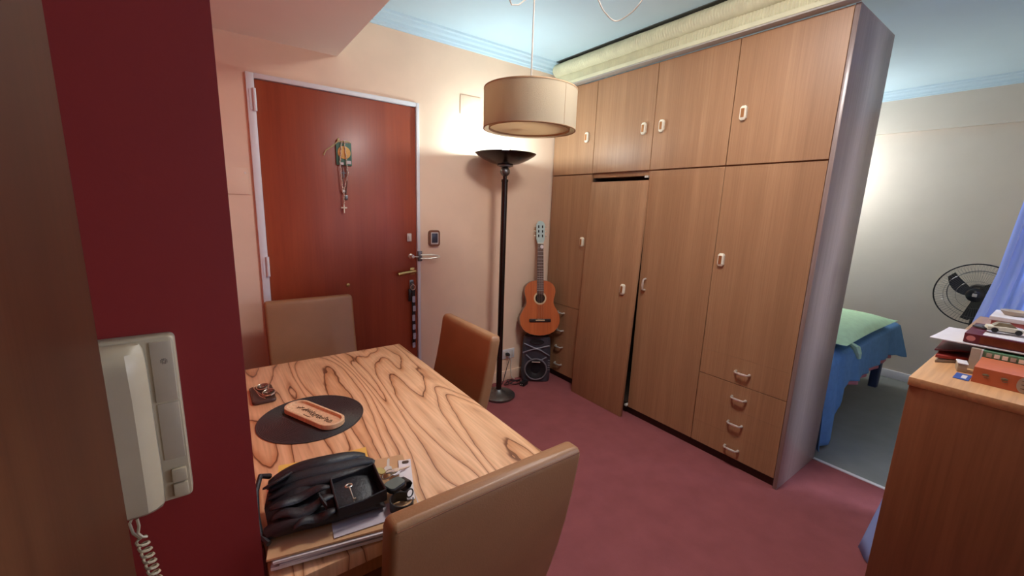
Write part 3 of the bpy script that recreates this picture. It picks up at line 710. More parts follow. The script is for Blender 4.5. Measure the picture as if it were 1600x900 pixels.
# ------------------------------------------------------------------ outlet, plug, cables by the lamp
O = thing('wall_outlet', 'white double wall socket with a black plug near the floor', 'socket', (-0.39, 0, 0.23))
bm = B(); box(bm, -0.455, -0.325, -0.009, -0.0, 0.19, 0.272, 0.004); obj('plate', bm, M['trim'], O, world=True)
bm = B(); box(bm, -0.44, -0.395, -0.0105, -0.008, 0.205, 0.257, 0.001); box(bm, -0.385, -0.34, -0.0105, -0.008, 0.205, 0.257, 0.001); obj('insert', bm, M['white_plastic'], O, world=True)
pl = thing('power_plug', 'black plug in the wall socket with its lead', 'plug', (-0.405, -0.012, 0.232))
bm = B(); loft(bm, [[(-0.405+p[0]*s, y, 0.232+p[1]*s) for p in rrect(0.03, 0.022, 0.006, 3)] for y, s in ((-0.011, 1), (-0.03, 1), (-0.045, 0.6))]); obj('plug_body', bm, M['black_plastic'], pl, world=True)
bm = B(); tube(bm, [(-0.405, -0.044, 0.232), (-0.42, -0.07, 0.21), (-0.44, -0.06, 0.12), (-0.46, -0.05, 0.02), (-0.50, -0.08, 0.006)], 0.003, 6); obj('lead', bm, M['black_plastic'], pl, world=True)
bm = B(); tube(bm, [(-0.362, -0.010, 0.215), (-0.36, -0.016, 0.16), (-0.365, -0.018, 0.10), (-0.36, -0.022, 0.03), (-0.34, -0.04, 0.008)], 0.0035, 6)
single('cable', bm, M['white_plastic'], (-0.34, -0.04, 0), 'thin white cable running down from the wall socket', 'cable')
bm = B(); pts = []
for i in range(41):
    t = i/40; a = t*4*PI
    pts.append((-0.42+0.07*math.cos(a)+0.05*t, -0.10+0.035*math.sin(a), 0.006+0.018*(1+math.sin(a*1.5+0.6))*math.sin(PI*t)+0.001*i*0.05))
tube(bm, pts, 0.0035, 6); single('cable', bm, M['black_plastic'], (-0.4, -0.1, 0), 'black cable coiled on the carpet between lamp and speaker', 'cable')
ad = thing('power_adapter', 'small black power adapter lying on the carpet by the speaker', 'adapter', (-0.335, -0.165, 0), 0.4)
bm = B(); box(bm, -0.035, 0.035, -0.022, 0.022, 0.0, 0.036, 0.006); obj('case', bm, M['black_plastic'], ad)
bm = B(); box(bm, -0.048, -0.034, -0.008, -0.006, 0.015, 0.02); box(bm, -0.048, -0.034, 0.006, 0.008, 0.015, 0.02); obj('prong', bm, M['chrome'], ad)

# ------------------------------------------------------------------ fittings on the door wall
bm = B(); box(bm, -2.285, -2.128, -0.007, 0.0, 1.449, 1.585, 0.002)
cp = thing('junction_cover', 'peach painted junction box cover on the wall left of the door', 'wall plate', (-2.2, 0, 1.52)); obj('plate', bm, M['peach'], cp, world=True)
bm = B(); lathe(bm, [(0, 0), (0.006, 0), (0.005, 0.002), (0, 0.002)], 10, (-2.142, -0.007, 1.56), Rx); obj('screw', bm, M['soffit'], cp, world=True)
cp = thing('junction_cover', 'pale junction box cover high on the wall above the floor lamp', 'wall plate', (-0.79, 0, 2.11)); obj('plate', box(B(), -0.862, -0.70, -0.006, 0.0, 2.05, 2.172, 0.002), M['peach'], cp, world=True)
bm = B(); lathe(bm, [(0, 0), (0.005, 0), (0.004, 0.002), (0, 0.002)], 10, (-0.78, -0.006, 2.16), Rx); obj('screw', bm, M['soffit'], cp, world=True)
dv = thing('door_viewer', 'small wall screen with a brown bezel beside the front door', 'screen', (-1.06, 0, 1.2))
bm = B(); prism(bm, [(-1.06+p[0], 1.201+p[1]) for p in rrect(0.082, 0.112, 0.02, 4)], 0, 0.016, Matrix.Rotation(PI/2, 4, 'X')); obj('bezel', bm, M['device'], dv, world=True)
bm = B(); box(bm, -1.088, -1.032, -0.0185, -0.015, 1.160, 1.242, 0.003); obj('screen_frame', bm, M['white_plastic'], dv, world=True)
bm = B(); box(bm, -1.082, -1.038, -0.0195, -0.018, 1.170, 1.236, 0.001); obj('screen', bm, M['screen'], dv, world=True)

# religious picture and rosary on the door
hp = thing('hanging_picture', 'small teal holy card with a golden medallion hung on the front door', 'picture', (-1.64, -0.006, 1.70))
obj('card', box(B(), -1.685, -1.597, -0.016, -0.005, 1.640, 1.768, 0.002), M['teal'], hp, world=True)
bm = B(); lathe(bm, [(0, 0), (0.037, 0), (0.036, 0.004), (0.030, 0.005), (0, 0.005)], 28, (-1.640, -0.016, 1.712), Rx); md = obj('medallion', bm, M['amber'], hp, world=True)
bm = B(); sphere(bm, (-1.640, -0.022, 1.726), 0.005, 8, (1, 0.5, 1)); loft(bm, [[(-1.640+p[0]*s, -0.0215+p[1], z) for p in ((-1, 0), (0, -0.0015), (1, 0), (0, 0.001))] for z, s in ((1.690, 0.011), (1.705, 0.009), (1.722, 0.004))]); obj('figure', bm, M['olive'], md, world=True)
bm = B(); box(bm, -1.665, -1.645, -0.0175, -0.0155, 1.642, 1.656); box(bm, -1.632, -1.602, -0.0175, -0.0155, 1.650, 1.668); obj('caption', bm, M['paper'], hp, world=True)
bm = B(); tube(bm, [(-1.752, -0.012, 1.688), (-1.74, -0.016, 1.715), (-1.70, -0.021, 1.745), (-1.672, -0.021, 1.772), (-1.65, -0.021, 1.771)], [0.004, 0.003, 0.0035, 0.004, 0.003], 6)
tube(bm, [(-1.675, -0.021, 1.768), (-1.671, -0.021, 1.785), (-1.667, -0.019, 1.79)], [0.004, 0.007, 0.003], 6)
tube(bm, [(-1.66, -0.021, 1.770), (-1.63, -0.021, 1.776), (-1.603, -0.021, 1.770)], 0.004, 6)
single('palm_sprig', bm, M['leaf'], (-1.68, -0.012, 1.74), 'dried palm sprig tied across the top of the holy card', 'dried leaf')
rs = thing('rosary', 'pale beaded rosary with a cross hanging down the front door', 'rosary', (-1.655, -0.02, 1.37))
def beads(bm, p0, p1, n, r):
    for i in range(n):
        t = i/(n-1); sphere(bm, (p0[0]+(p1[0]-p0[0])*t+0.0015*math.sin(i*1.7), -0.0295, p0[1]+(p1[1]-p0[1])*t), r, 6)
bm = B(); beads(bm, (-1.655, 1.772), (-1.668, 1.66), 14, 0.0042); beads(bm, (-1.668, 1.655), (-1.660, 1.50), 18, 0.0042); beads(bm, (-1.64, 1.774), (-1.626, 1.60), 20, 0.0042); beads(bm, (-1.626, 1.595), (-1.650, 1.50), 12, 0.0036)
obj('bead_strand', bm, M['bead'], rs, world=True)
bm = B(); beads(bm, (-1.654, 1.475), (-1.655, 1.415), 7, 0.0045); obj('pendant_strand', bm, M['bead'], rs, world=True)
bm = B(); sphere(bm, (-1.654, -0.0225, 1.490), 0.013, 10, (0.8, 0.35, 1)); obj('medal', bm, M['chrome'], rs, world=True)
bm = B(); box(bm, -1.6585, -1.6515, -0.027, -0.021, 1.362, 1.412, 0.001); box(bm, -1.672, -1.638, -0.027, -0.021, 1.390, 1.397, 0.001); obj('cross', bm, M['ivory'], rs, world=True)
rs2 = thing('rosary', 'thin darker rosary with a small cross behind the pale one', 'rosary', (-1.635, -0.012, 1.44))
bm = B(); tube(bm, [(-1.65, -0.012, 1.64), (-1.652, -0.012, 1.55), (-1.638, -0.012, 1.47)], 0.0018, 6); tube(bm, [(-1.63, -0.012, 1.64), (-1.628, -0.012, 1.55), (-1.638, -0.012, 1.47)], 0.0018, 6); obj('chain', bm, M['lampbase'], rs2, world=True)
bm = B(); box(bm, -1.645, -1.628, -0.015, -0.009, 1.44, 1.468, 0.002); obj('medal', bm, M['lampbase'], rs2, world=True)
bm = B(); box(bm, -1.647, -1.644, -0.014, -0.010, 1.57, 1.61); box(bm, -1.658, -1.633, -0.014, -0.010, 1.594, 1.598); obj('cross', bm, M['lampbase'], rs2, world=True)

# keys hanging from the lock, with a long strap of tags
kb = thing('key_bunch', 'bunch of keys with a long strap of tags hanging from the door lock', 'keys', (-1.228, -0.02, 0.87))
bm = B(); tube(bm, [(-1.229+0.016*math.cos(a), -0.032, 0.872+0.018*math.sin(a)) for a in [2*PI*i/20 for i in range(20)]], 0.0022, 6, True); tube(bm, [(-1.229, -0.016, 0.895), (-1.229, -0.036, 0.892)], 0.004, 8); obj('key_ring', bm, M['chrome'], kb, world=True)
bm = B(); box(bm, -1.262, -1.240, -0.034, -0.024, 0.775, 0.862, 0.005); obj('key_fob', bm, M['black_plastic'], kb, world=True)
bm = B(); box(bm, -1.236, -1.212, -0.028, -0.024, 0.455, 0.855, 0.001); obj('strap', bm, M['black_fabric'], kb, world=True)
for i in range(6):
    z = 0.80-0.066*i; dx = 0.003*math.sin(i*2.1)
    bm = B(); prism(bm, [(-1.2235+dx+p[0], z-0.012+p[1]) for p in rrect(0.020, 0.044-0.006*(i % 2), 0.005, 3)], 0.0285, 0.0315, Matrix.Rotation(PI/2, 4, 'X')); obj('tag', bm, M['keytag'], kb, world=True)

# ------------------------------------------------------------------ intercom handset on the red wall
IC = thing('intercom_phone', 'cream intercom handset phone mounted on the red wall', 'intercom', (-2.425, -1.93, 1.0))
def fr(bm, outline, y0, y1, sh=0.004):
    """extrude an x-z outline forward (towards -y) with a softened front"""
    cx = sum(p[0] for p in outline)/len(outline); cz = sum(p[1] for p in outline)/len(outline)
    rings = []
    for y, s in ((y0, 0), (y1+sh, 0), (y1+sh*0.3, sh*0.5), (y1, sh)):
        ring = []
        for x, z in outline:
            v = Vector((x-cx, z-cz)); v = v*(1-s/max(v.length, 1e-4)); ring.append((cx+v.x, y, cz+v.y))
        rings.append(ring)
    loft(bm, rings); return bm
bm = B(); fr(bm, [(-2.425+p[0], 1.120+p[1]) for p in rrect(0.098, 0.245, 0.007, 4)], -1.93, -1.950, 0.003); obj('base', bm, M['cream_plastic'], IC, world=True)
bm = B(); box(bm, -2.4025, -2.379, -1.9525, -1.9495, 1.15, 1.236, 0.0012); obj('speaker_panel', bm, M['grey_plastic'], IC, world=True)
bm = B(); box(bm, -2.4025, -2.379, -1.9515, -1.9495, 1.062, 1.147, 0.001); obj('lower_panel', bm, M['grey_plastic'], IC, world=True)
bm = B()
for i in range(-2, 3):
    for j in range(-2, 3):
        if i*i+j*j <= 5 and i != 0 and j != 0 or (i == 0) != (j == 0): sphere(bm, (-2.389+i*0.0016, -1.9525, 1.208+j*0.0016), 0.0006, 6)
obj('speaker_grille', bm, M['tan_lines'], IC, world=True)
for z in (1.014, 1.037):
    bm = B(); box(bm, -2.3965, -2.380, -1.9555, -1.9495, z-0.010, z+0.010, 0.0015); obj('button', bm, M['cream_plastic'], IC, world=True)
bm = B(); rings = []
# handset: long rounded bar with raised ends
for z, dy, wd in ((0.994, 0.006, 0.046), (0.997, 0.016, 0.054), (1.004, 0.024, 0.060), (1.03, 0.028, 0.062), (1.10, 0.024, 0.061), (1.17, 0.025, 0.061), (1.200, 0.030, 0.061), (1.215, 0.028, 0.060), (1.228, 0.022, 0.058), (1.236, 0.012, 0.052), (1.238, 0.004, 0.046)):
    cx = -2.4375; y0 = -1.9505
    rings.append([(cx-wd/2, y0, z), (cx-wd/2, y0-dy*0.75, z), (cx-wd/2+0.006, y0-dy, z), (cx+wd/2-0.016, y0-dy, z), (cx+wd/2-0.008, y0-dy*0.8, z), (cx+wd/2, y0-dy*0.35, z), (cx+wd/2, y0, z)])
loft(bm, rings); obj('handset', bm, M['cream_plastic'], IC, world=True, angle=28)
bm = B(); pts = [(-2.437, -1.966, 0.996), (-2.436, -1.967, 0.985), (-2.438, -1.968, 0.975), (-2.434, -1.969, 0.968)]
for i in range(161):
    t = i/160; a = t*2*PI*20
    pts.append((-2.436+0.006*math.cos(a)+0.010*math.sin(t*3), -1.968+0.006*math.sin(a), 0.966-0.20*t))
tube(bm, pts, 0.0019, 6)
for i in range(1): tube(bm, [(-2.441, -1.952, 0.998), (-2.447, -1.955, 0.985), (-2.444, -1.960, 0.972), (-2.436, -1.966, 0.964)], 0.0019, 6)
obj('coiled_cord', bm, M['cream_plastic'], IC, world=True)

# ------------------------------------------------------------------ things on the table
ZT_ = 0.7603
vr = thing('vinyl_record', 'black vinyl record lying on the dining table as a mat', 'record', (-2.112, -1.330, ZT_))
bm = B(); pr = [(0.0036, 0), (0.150, 0), (0.1525, 0.001), (0.1525, 0.002), (0.150, 0.0026)]
for i in range(24):
    r0 = 0.148-i*0.0039; pr += [(r0, 0.0026), (r0-0.0019, 0.0019)]
pr += [(0.054, 0.0024), (0.0036, 0.0024), (0.0036, 0)]
lathe(bm, pr, 72); obj('disc', bm, M['vinyl'], vr, angle=20)
bm = B(); lathe(bm, [(0.0036, 0.0024), (0.05, 0.0024), (0.05, 0.0028), (0.0036, 0.0028), (0.0036, 0.0024)], 40); obj('label_disc', bm, M['vinyl'], vr)
bm = B(); lathe(bm, [(0.0036, 0.0028), (0.012, 0.0028), (0.012, 0.0031), (0.0036, 0.0031), (0.0036, 0.0028)], 24); obj('centre_ring', bm, M['vinyl_label'], vr)
ta = math.atan2(-1.43+1.235, -2.065+2.155)
ty = thing('wooden_tray', 'oblong pale wooden tray with burnt lettering lying on the black record', 'tray', (-2.107, -1.338, ZT_+0.0033), ta)
bm = B(); Lt, Wt = 0.236, 0.078
def ring(l, w_, r, z): return [(p[0], p[1], z) for p in rrect(l, w_, r, 8)]
loft(bm, [ring(Lt-0.006, Wt-0.006, 0.035, 0), ring(Lt, Wt, 0.0385, 0.003), ring(Lt, Wt, 0.0385, 0.016), ring(Lt-0.003, Wt-0.003, 0.037, 0.0175), ring(Lt-0.016, Wt-0.016, 0.030, 0.0175), ring(Lt-0.019, Wt-0.019, 0.029, 0.0105), ring(Lt-0.024, Wt-0.024, 0.026, 0.0095)])
obj('dish', bm, M['traywood'], ty, angle=30)
random.seed(21)
bm = B(); x = -0.082
while x < 0.082:
    h = random.choice((0.010, 0.016, 0.013)); y0 = random.uniform(-0.004, 0.006); ww = random.uniform(0.008, 0.014)
    pts = [(x+ww*(t/6)+0.003*math.sin(t*1.9+x*90), y0+h*0.55*math.sin(t*1.35+x*60), 0.0100) for t in range(7)]
    tube(bm, pts, [0.0009, 0.0013, 0.0016, 0.0012, 0.0016, 0.0011, 0.0008], 6); x += ww+random.uniform(-0.001, 0.003)
tube(bm, [(-0.025, -0.018, 0.010), (-0.01, -0.0195, 0.010), (0.008, -0.018, 0.010)], 0.0011, 6)
obj('engraving', bm, M['burnt'], ty)
cs = thing('leather_coaster', 'dark brown square coaster on the table by the red wall', 'coaster', (-2.222, -1.083, ZT_), 0.0)
bm = B(); loft(bm, [[(p[0], p[1], z) for p in rrect(0.070-s, 0.142-s, 0.012, 4)] for z, s in ((0, 0.003), (0.002, 0), (0.008, 0), (0.0105, 0.003))]); obj('pad', bm, M['coaster'], cs)
bm = B(); tube(bm, [(p[0], p[1], 0.0106) for p in rrect(0.058, 0.128, 0.009, 4)], 0.0007, 6, True); obj('stitching', bm, M['burnt'], cs)
eg = thing('eyeglasses', 'folded metal-rimmed eyeglasses lying on the brown coaster', 'glasses', (-2.215, -1.08, ZT_+0.011), 0.2)
bm = B()
for s in (-1, 1):
    tube(bm, [(0.004+0.0185*math.cos(a), s*0.031+0.024*math.sin(a), 0.009+0.003*math.cos(a)) for a in [2*PI*i/24 for i in range(24)]], 0.0018, 6, True)
tube(bm, [(0.010, -0.010, 0.012), (0.014, 0, 0.014), (0.010, 0.010, 0.012)], 0.0016, 6); obj('rim', bm, M['wire'], eg)
for s in (-1, 1):
    bm = B(); bmv = [bm.verts.new((0.004+0.0175*math.cos(a), s*0.031+0.023*math.sin(a), 0.009+0.003*math.cos(a))) for a in [2*PI*i/24 for i in range(24)]]; bm.faces.new(bmv)
    obj('lens', bm, M['glass'], eg, solid=0.0012)
    bm = B(); tube(bm, [(0.014, s*0.055, 0.010), (0.002, s*0.060, 0.008), (-0.018-0.003*s, s*0.045, 0.005+0.002*s), (-0.022-0.003*s, -s*0.04, 0.004+0.002*s), (-0.014-0.003*s, -s*0.062, 0.003+0.001*s)], 0.0014, 6); obj('temple', bm, M['wire'], eg)

# paper pile
PC = Vector((-2.130, -1.806, 0)); PR = math.radians(-12)
def sheet(name, m, w_, d_, z, t, dx, dy, rot, label, cat, group=None, curl=0.0):
    bm = B()
    def top(u, v):
        x = (u-0.5)*w_; y = (v-0.5)*d_
        return (x, y, t+curl*max(0, (abs(u-0.5)*2-0.7))**2*0.05+0.0006*math.sin(u*7+z*900)*math.sin(v*5))
    nu, nv = 10, 8
    g1 = [[bm.verts.new(top(i/nu, j/nv)) for j in range(nv+1)] for i in range(nu+1)]
    g0 = [[bm.verts.new((v.co.x, v.co.y, v.co.z-t)) for v in row] for row in g1]
    for i in range(nu):
        for j in range(nv):
            bm.faces.new((g1[i][j], g1[i+1][j], g1[i+1][j+1], g1[i][j+1])); bm.faces.new((g0[i][j], g0[i][j+1], g0[i+1][j+1], g0[i+1][j]))
    for j in range(nv):
        bm.faces.new((g0[0][j], g1[0][j], g1[0][j+1], g0[0][j+1])); bm.faces.new((g0[nu][j], g0[nu][j+1], g1[nu][j+1], g1[nu][j]))
    for i in range(nu):
        bm.faces.new((g0[i][0], g0[i+1][0], g1[i+1][0], g1[i][0])); bm.faces.new((g0[i][nv], g1[i][nv], g1[i+1][nv], g0[i+1][nv]))
    o = obj(name, bm, m, None, smooth=False); o.location = (PC.x+dx, PC.y+dy, z); o.rotation_euler = (0, 0, PR+rot)
    return tag(o, label, cat, group)
z = ZT_+0.001
for i, (mm, dx, dy, rot, t) in enumerate((('paper2', 0.002, 0.006, 0.03, 0.005), ('paper', -0.001, -0.004, 0.0, 0.006), ('paper2', 0.008, -0.002, 0.05, 0.004), ('paper', 0.004, -0.008, -0.01, 0.005))):
    sheet('paper_sheaf', M[mm], 0.268, 0.236, z, t, dx, dy, rot, ['lilac-grey sheaf of papers at the bottom of the pile on the table', 'white sheaf of papers second from the bottom of the pile', 'greyish sheaf of papers in the middle of the pile', 'white sheaf of papers just under the brown cardboard folder'][i], 'papers', 'paper pile under the bag')
    z += t+0.0016
sheet('cardboard_folder', M['kraft'], 0.280, 0.240, z, 0.004, 0.0, 0.0, 0.0, 'brown cardboard folder under the black bag', 'folder'); z += 0.0056
zb = z
sheet('receipt', M['paper2'], 0.12, 0.05, zb, 0.0008, 0.012, -0.088, 0.09, 'narrow grey receipt sticking out below the black bag', 'paper')
sheet('paper_slip', M['paper'], 0.03, 0.15, zb, 0.0012, 0.131, -0.012, -0.12, 'narrow white paper slip at the right edge of the folder', 'paper')
bm = B(); prism(bm, [(p[0], p[1]) for p in rrect(0.016, 0.010, 0.003, 2)], 0, 0.0006); o = obj('print_mark', bm, M['tan_lines'], None, smooth=False)
o.parent = bpy.data.objects['paper_slip']; o.location = (0.002, 0.064, 0.002)
sheet('yellow_envelope', M['yellow'], 0.200, 0.085, zb, 0.0025, -0.015, 0.138, 0.04, 'yellow padded envelope showing behind the black bag', 'envelope', curl=0.3)

# black handbag, lying open on the papers  (local frame, long axis x)
HB = thing('handbag', 'small black handbag with zipped compartments lying open on the papers', 'bag', (-2.172, -1.803, zb+0.0035), math.radians(-9))
bm = B(); rings = []
for i in range(15):
    t = i/14; x = -0.108+0.216*t
    en = math.sin(PI*min(1, max(0, t*0.94+0.03)))**0.28
    hh = 0.044*en*(1+0.10*math.sin(t*9)); dd = 0.166*(0.80+0.20*en)
    ringp = []
    for q in range(20):
        a = 2*PI*q/20
        cy = math.copysign(abs(math.cos(a))**0.55, math.cos(a)); cz = math.copysign(abs(math.sin(a))**0.6, math.sin(a))
        y = cy*dd/2; zz = 0.5*hh*(1+cz)
        zz += 0.010*max(0, cz)*math.sin(y*70+t*3)+0.014*max(0, cz)*(y/0.09)
        ringp.append((x+0.004*math.sin(q*2.3+i), y, max(0, zz)))
    rings.append(ringp)
loft(bm, rings); obj('body', bm, M['black_leather'], HB, angle=50)
def ridge(yc, z0, amp, r, x0, x1, mm, nm, dy=0.0):
    bm = B(); rings = []
    for i in range(17):
        t = i/16; x = x0+(x1-x0)*t; e = (math.sin(PI*(0.06+0.88*t)))**0.5
        zc = z0+amp*e; y = yc+dy*(t-0.5)+0.004*math.sin(t*8)
        rings.append([(x, y+r*1.5*math.cos(a)*e, zc+r*math.sin(a)*e) for a in [2*PI*q/12 for q in range(12)]])
    loft(bm, rings); return obj(nm, bm, M[mm], HB, angle=60)
ridge(0.062, 0.028, 0.028, 0.014, -0.106, 0.092, 'black_leather', 'back_flap', 0.018)
ridge(0.036, 0.031, 0.021, 0.012, -0.104, 0.104, 'black_fabric', 'zip_flap', 0.012)
ridge(0.012, 0.030, 0.018, 0.011, -0.104, 0.106, 'black_leather', 'zip_flap', 0.010)
for yc, zz in ((0.056, 0.059), (0.026, 0.055)):
    bm = B(); tube(bm, [(-0.09+0.18*i/10, yc+0.001*math.sin(i)+0.014*(i/10-0.5), zz-0.024*(abs(i/10-0.5)*2)**3) for i in range(11)], 0.002, 6); obj('zip', bm, M['black_plastic'], HB)
# open pocket at the right front: four walls
bm = B()
def wall(p0, p1, h0, h1, th=0.004):
    p0 = Vector((p0[0], p0[1], 0)); p1 = Vector((p1[0], p1[1], 0)); n_ = Vector((-(p1-p0).y, (p1-p0).x, 0)).normalized()*th/2
    lo = 0.025; rs_ = []
    for p, h in ((p0, h0), ((p0+p1)/2, (h0+h1)/2-0.004), (p1, h1)):
        rs_.append([(p.x+n_.x, p.y+n_.y, lo), (p.x-n_.x, p.y-n_.y, lo), (p.x-n_.x, p.y-n_.y, h), (p.x, p.y, h+0.0015), (p.x+n_.x, p.y+n_.y, h)])
    loft(bm, rs_)
wall((0.012, -0.006), (0.100, 0.004), 0.056, 0.062); wall((0.100, 0.004), (0.112, -0.078), 0.062, 0.050); wall((0.112, -0.078), (0.020, -0.088), 0.050, 0.044); wall((0.020, -0.088), (0.012, -0.006), 0.044, 0.056)
obj('open_pocket', bm, M['black_leather'], HB)
for p0, p1, rr_ in (((-0.100, -0.030, 0.040), (0.008, -0.020, 0.050), 0.009), ((-0.095, -0.058, 0.034), (0.014, -0.052, 0.042), 0.010), ((-0.060, -0.082, 0.026), (0.018, -0.078, 0.034), 0.009)):
    bm = B(); n_ = 14; q0, q1 = Vector(p0), Vector(p1); rs_ = []
    for i in range(n_+1):
        t = i/n_; c = q0.lerp(q1, t)+Vector((0, 0.005*math.sin(t*7+p0[1]*90), 0.004*math.sin(t*9))); e = math.sin(PI*(0.05+0.9*t))**0.6
        rs_.append([(c.x, c.y+1.5*rr_*e*math.cos(a), c.z+0.8*rr_*e*math.sin(a)) for a in [2*PI*k_/10 for k_ in range(10)]])
    loft(bm, rs_); obj('fold', bm, M['black_leather'], HB, angle=60)
bm = B(); loft(bm, [[(-0.012+0.012*t, -0.050-0.03*t+q[0], 0.050-0.006*t+q[1]) for q in ((-0.008, 0), (-0.004, 0.008), (0.006, 0.009), (0.010, 0))] for t in (0, 0.4, 0.8, 1.0)]); obj('pull_tab', bm, M['black_fabric'], HB)
bm = B(); tube(bm, [(-0.104, 0.066, 0.05), (-0.118, 0.045, 0.068), (-0.124, 0.01, 0.055), (-0.122, -0.03, 0.030), (-0.116, -0.06, 0.012), (-0.10, -0.085, 0.008)], [0.006, 0.005, 0.005, 0.006, 0.006, 0.005], 8); obj('strap', bm, M['black_leather'], HB)
bm = B(); lathe(bm, [(0, 0), (0.022, 0.0), (0.030, 0.003), (0.028, 0.006), (0, 0.002)], 20, (-0.085, 0.024, 0.058), Matrix.Rotation(-0.5, 4, 'X') @ Matrix.Rotation(-0.35, 4, 'Y')); obj('end_opening', bm, M['black_fabric'], HB)
kz = thing('small_key', 'small silver key hanging on the open pocket of the black bag', 'key', (-2.137, -1.871, zb+0.060))
bm = B(); tube(bm, [(0.0065*math.cos(a), 0.012+0.005*math.sin(a), 0.004) for a in [2*PI*i/16 for i in range(16)]], 0.0016, 6, True); tube(bm, [(0, 0.007, 0.004), (0.001, -0.012, -0.006), (0.002, -0.018, -0.014)], 0.0014, 6); box(bm, 0.001, 0.006, -0.018, -0.015, -0.014, -0.008); obj('shank', bm, M['wire'], kz)
kr = thing('key_ring', 'bunch of white and metal keys between the bag and the watch', 'keys', (-2.036, -1.800, zb+0.004))
bm = B(); tube(bm, [(0.012*math.cos(a), 0.012*math.sin(a), 0.012+0.006*math.cos(a)) for a in [2*PI*i/20 for i in range(20)]], 0.0012, 6, True); obj('ring', bm, M['chrome'], kr)
for i, (a, mm) in enumerate(((0.3, 'paper'), (1.2, 'chrome'), (2.2, 'brass'), (-0.6, 'ivory'), (-1.4, 'chrome'))):
    Mx = Matrix.Rotation(a, 4, 'Z') @ Matrix.Rotation(-0.12*i, 4, 'Y')
    bm = B(); prism(bm, [(0.022+p[0], p[1]) for p in rrect(0.022, 0.018, 0.008, 4)], 0.003+0.003*i, 0.0055+0.003*i, Mx)
    prism(bm, [(0.033, -0.003), (0.058, -0.003), (0.060, 0), (0.055, 0.003), (0.033, 0.003)], 0.0035+0.003*i, 0.005+0.003*i, Mx)
    obj('key', bm, M[mm], kr)
wt = thing('smartwatch', 'smartwatch with a black strap lying beside the bag', 'watch', (-2.034, -1.882, zb+0.002), 0.35)
bm = B(); loft(bm, [[(p[0], p[1]+0.022, z) for p in rrect(0.044-s, 0.036-s, 0.010, 5)] for z, s in ((0.020, 0.004), (0.022, 0), (0.029, 0), (0.031, 0.003))]); obj('case', bm, M['black_plastic'], wt)
bm = B(); loft(bm, [[(p[0], p[1]+0.022, z) for p in rrect(0.038, 0.030, 0.008, 5)] for z in (0.0311, 0.0318)]); obj('watch_face', bm, M['watchface'], wt)
def band_(pts, w_, nm):
    bm = B(); rs_ = []
    for (x, z) in pts: rs_.append([(x, -w_/2+0.022, z), (x, w_/2+0.022, z), (x+0.0008, w_/2+0.022, z+0.0022), (x+0.0008, -w_/2+0.022, z+0.0022)])
    loft(bm, rs_); obj(nm, bm, M['black_plastic'], wt)
band_([(0.021, 0.024), (0.034, 0.020), (0.040, 0.010), (0.034, 0.002), (0.020, 0.0)], 0.022, 'strap')
bm = B(); n_ = 18; rs_ = []
for i in range(n_+1):
    a = PI*0.1+1.7*PI*i/n_; c = Vector((-0.018+0.021*math.cos(a), -0.020+0.024*math.sin(a)))
    c2_ = Vector((-0.018+0.0235*math.cos(a), -0.020+0.0265*math.sin(a)))
    rs_.append([(c.x, c.y, 0.0), (c2_.x, c2_.y, 0.0), (c2_.x, c2_.y, 0.022), (c.x, c.y, 0.022)])
loft(bm, rs_); obj('strap', bm, M['black_plastic'], wt)
bm = B(); tube(bm, [(0.012+0.009*math.cos(a), -0.012+0.002*math.sin(a), 0.014+0.008*math.sin(a)) for a in [2*PI*i/16 for i in range(16)]], 0.0016, 6, True); obj('buckle', bm, M['black_plastic'], wt)

# ------------------------------------------------------------------ bedroom: bed, bedspread, pillow, lamp, fan
BX0, BX1, BY0, BY1 = 0.60, 2.33, -1.85, -0.95
bd = thing('bed', 'single bed on dark legs behind the wardrobe', 'bed', (1.46, -1.4, 0))
obj('mattress', box(B(), BX0, BX1, BY0, BY1, 0.42, 0.568, 0.02, 3), M['mattress'], bd, world=True)
obj('bed_base', box(B(), BX0+0.01, BX1-0.01, BY0+0.012, BY1-0.01, 0.33, 0.419, 0.004), M['bedframe'], bd, world=True)
for x in (BX0+0.05, BX1-0.05):
    for y in (BY0+0.05, BY1-0.05):
        bm = B(); loft(bm, [[(x+p[0], y+p[1], z) for p in rrect(0.075, 0.06, 0.01, 3)] for z in (0.0, 0.3295)]); obj('leg', bm, M['bedframe'], bd, world=True)
hem = [(0.60, 0.02), (0.72, 0.03), (0.86, 0.012), (0.93, 0.10), (0.96, 0.19), (1.02, 0.31), (1.14, 0.335), (1.36, 0.32), (1.58, 0.33), (1.95, 0.348), (2.18, 0.335), (2.36, 0.30)]
def spread(hemf, y_edge, ztop, lift, x0, x1, flare):
    def fn(u, v):
        x = x0+(x1-x0)*u
        if v < 0.45:
            t = v/0.45; return (x, -1.02+(y_edge+1.02)*t, ztop+0.004*math.sin(x*9+t*5)-0.010*max(0, (t-0.85)/0.15)**2)
        t = (v-0.45)/0.55; zh = interp(hemf, x)+lift; z = (ztop-0.010)*(1-t)+zh*t
        drop = ztop-z
        fold = 0.016*math.sin(x*26+0.5)+0.012*math.sin(x*11)+0.008*math.sin(x*47)
        return (x, y_edge-0.012-min(1, drop*4)*0.022-fold*min(1, drop*2.6)-flare(x)*t, z)
    return fn
bm = B(); grid(bm, spread(hem, -1.862, 0.577, 0, 0.59, 2.36, lambda x: 0.07*max(0, (x-2.1)/0.26)**2+0.03*max(0, (0.95-x)/0.35)), 120, 36)
single('bedspread', bm, M['blue_cloth'], (1.46, -1.86, 0.57), 'blue bedspread draped over the bed and trailing to the floor', 'bedspread', solid=0.006, angle=80)
bm = B(); grid(bm, spread([(x, max(z-0.03, 0.26)) for x, z in hem[4:-1]], -1.855, 0.5715, 0, 0.97, 2.18, lambda x: 0), 60, 24)
